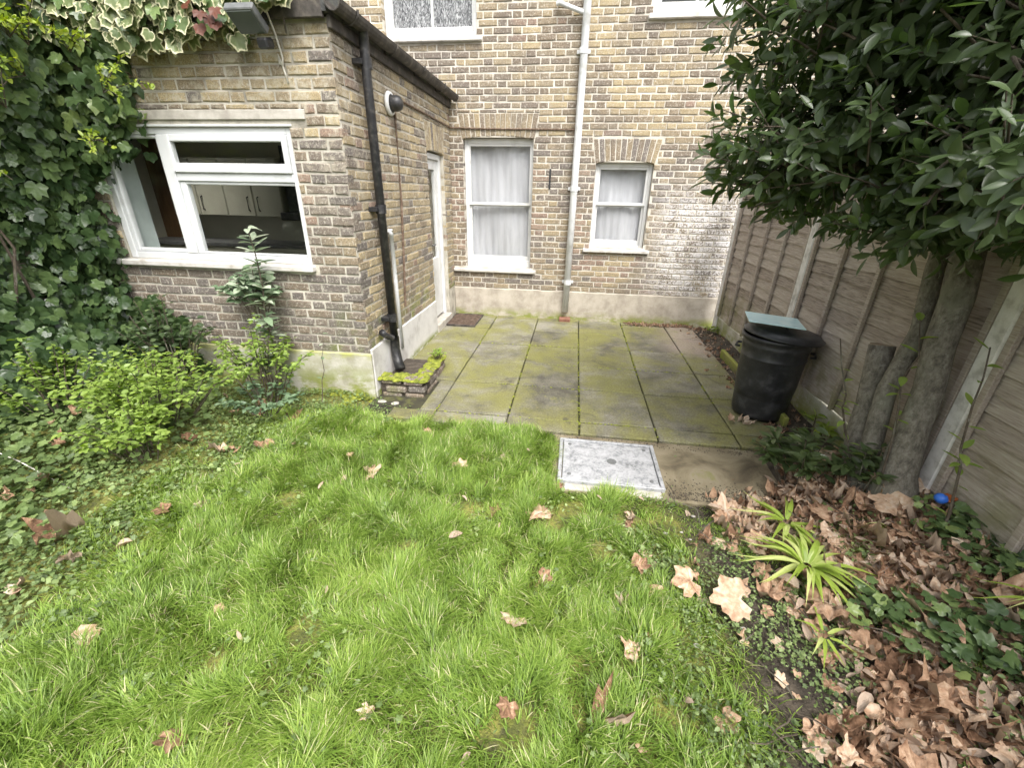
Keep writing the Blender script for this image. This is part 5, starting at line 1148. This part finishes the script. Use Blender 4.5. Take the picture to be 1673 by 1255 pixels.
for i in range(64):
    x, y = RNG.uniform(.35, 1.15), RNG.uniform(.6, 2.15); sz_ = RNG.uniform(.03, .085); t_ = RNG.uniform(.3, 1); gi = RNG.integers(0, 9)
    dead(x, y, sz_, leafwords(x, y, sz_, t_, 'curled' if gi < 3 else 'torn', .045, .065), dz=.02, group='leaf scraps on the bare soil edge', geo=(DEADN+DEAD)[gi], tone=t_)
for i in range(24):
    x, y = RNG.uniform(-3.5, -2.0), RNG.uniform(1.2, 2.9)
    sz_ = RNG.uniform(.05, .12); t_ = RNG.uniform(.1, .7); dead(x, y, sz_, leafwords(x, y, sz_, t_, 'lobed', .07, .095), dz=.05, group='dead leaves among the left shrubs', tone=t_)
k = 1700; x = RNG.uniform(.85, 2.0, k*3); y = RNG.uniform(.3, 2.6, k*3); ok = RNG.random(k*3) < litter_p(x, y); x, y = x[ok], y[ok]; k = len(x); a = RNG.uniform(0, 6.28, k)
o = scatter(DEAD+DEADN*3, np.stack([x, y, hfun(x, y)+RNG.uniform(.0, .03, k)], -1), frames(unit(np.stack([np.cos(a), np.sin(a), RNG.normal(0, .3, k)], -1)), np.stack([RNG.normal(0, .25, k), RNG.normal(0, .25, k), np.ones(k)], -1)), RNG.uniform(.04, .11, k), RNG.uniform(.05, .9, k), M_dead, 'leaf_litter'); tag(o, 'deep layer of brown dead leaves below the laurel', None, None, 'stuff')
# crumbs by the fence foot and along the back wall
k = 700; x = np.concatenate([RNG.normal(1.78, .10, k//2), RNG.uniform(.8, 1.95, k-k//2)]); y = np.concatenate([RNG.uniform(3.0, 6.1, k//2), 6.12-np.abs(RNG.normal(0, .05, k-k//2))]); x = np.clip(x, .7, 1.96)
y = np.clip(y, 2.95, 6.16); z = np.where(x > 1.72, hfun(x, y), .002)+.006; a = RNG.uniform(0, 6.28, k)
o = scatter(DEADN, np.stack([x, y, z], -1), frames(unit(np.stack([np.cos(a), np.sin(a), RNG.normal(0, .2, k)], -1)), np.stack([RNG.normal(0, .3, k), RNG.normal(0, .3, k), np.ones(k)], -1)), RNG.uniform(.02, .05, k), RNG.uniform(0, .6, k), M_dead, 'leaf_crumbs'); tag(o, 'brown leaf crumbs along the fence foot and back wall', None, None, 'stuff')
bushy('weed', 'yellow green weed at the foot of the far fence post', 'weed', (1.86, 5.75, .02), 7, (.12, .14), .16, 60, M_sprig, SMALL, (.03, .06), (.1, .8), 10)
bushy('weed', 'yellow green weed between the dustbin and the fence', 'weed', (1.9, 3.1, .06), 7, (.08, .22), .2, 60, M_sprig, LAUREL, (.05, .09), (.1, .8), 20)
# stray rubbish
bb = thing('blue_ball', 'small blue plastic ball lying under the ivy by the fence foot', 'ball', (1.90, 1.98, .32))
m = MB(); m.lathe([(.001, -.027), (.016, -.022), (.026, -.008), (.027, .005), (.020, .019), (.001, .027)], (1.90, 1.98, .345), 16); m.build('shell', M_toy, bb, True)
m = MB(); m.lathe([(.0272, -.003), (.0282, 0), (.0272, .003)], (1.90, 1.98, .345), 16); m.build('seam', M_toy, bb, True)
oc = MB(); rotbox(oc, (1.94, 1.99, .345), (.07, .05, .012), 'Z', .5, .004); tag(oc.build('orange_scrap', M_orange), 'rust orange plastic scrap beside the small blue ball', 'scrap')
tag(dead(1.45, 3.30, .10, 'pale whitish leaf propped against the front of the dustbin', DEADN[2], 1.0, .10), None)
dead(1.40, 3.28, .07, 'orange leaf beside the whitish leaf in front of the dustbin', DEAD[1], .75, .10)
def pebble(x, y, s, label, mat, group=None):
    r = np.random.default_rng(int(abs(x*997)+abs(y*131))); m = MB(); m.lathe([(.001, -.5*s), (.6*s, -.4*s), (s, 0), (.7*s, .4*s), (.001, .55*s)], (0, 0, 0), 9); V = m.V[0]*np.array([1, r.uniform(.6, .9), .6])+r.normal(0, s*.06, m.V[0].shape)
    mm = MB(); mm.add(V+np.array([x, y, float(hfun(x, y))+s*.4+.01]), m.F); return tag(mm.build('stone', mat, None, True), label, 'stone', group)
pebble(-1.60, 3.24, .05, 'pale flat stone at the left foot of the planter', M_concrete); pebble(-1.47, 3.22, .045, 'pale flat stone under the middle of the planter front', M_concrete)
for i in range(14):
    x, y, q = RNG.uniform(.6, 1.15), RNG.uniform(.8, 2.1), RNG.uniform(.008, .016); pebble(x, y, q, f"{'tiny' if q < .011 else 'small'} pale pebble {where(x, y)}", M_concrete, 'tiny pebbles on the bare soil')
for i in range(60):
    x, y = RNG.uniform(.7, 1.95), RNG.uniform(.6, 2.3); a = RNG.uniform(0, 3.14); l = RNG.uniform(.08, .22); z = float(hfun(x, y))+.05
    m = MB(); m.tube(wob((x, y, z), (x+l*math.cos(a), y+l*math.sin(a), z+RNG.uniform(-.01, .03)), 4, .006, 700+i), .0025, 5); tag(m.build('twig', M_twig), f"{'short' if l < .13 else 'long'} thin dry twig {where(x, y)}", 'twig', 'twigs in the litter')

# ------------------------------------------------------------------ bare winter trees at the garden end (they show in the window panes)
def bare_tree(x, y, h, seed, label):
    o = thing('bare_tree', label, 'tree', (x, y, 0), 'bare trees at the garden end'); r = np.random.default_rng(seed); tr = MB(); br = MB()
    def grow(p, d, l, rad, dep):
        q = p+d*l; (tr if dep == 0 else br).tube([p, (p+q)/2+r.normal(0, .04*l, 3), q], [rad, rad*.85, rad*.65], 6 if dep < 2 else 4, False)
        if dep >= 5: return
        for k in range(3 if dep else 5):
            nd = unit(d*.75+r.normal(0, .55, 3)+np.array([0, 0, .18])); grow(p+d*l*r.uniform(.55, 1), nd, l*r.uniform(.6, .8), rad*.55, dep+1)
    grow(np.array([x, y, -.05]), np.array([0, 0, 1.0]), h*.33, .16, 0); tr.build('trunk', M_twig, o, True); br.build('branches', M_twig, o, False, 'stuff')
bare_tree(-3.5, -9, 9, 1, 'bare winter tree at the far end of the garden, left'); bare_tree(.5, -11, 10, 2, 'bare winter tree at the far end of the garden, middle'); bare_tree(3.5, -8.5, 8, 3, 'bare winter tree at the far end of the garden, right')
ef = thing('end_fence', 'boarded fence closing the far end of the garden', 'fence', (0, -6, 0))
for i in range(40): MB().box(-5+.25*i, -5+.25*i+.22, -6.02, -6, -.1, 1.8, .004, random.random()).build('board', M_wood, ef)
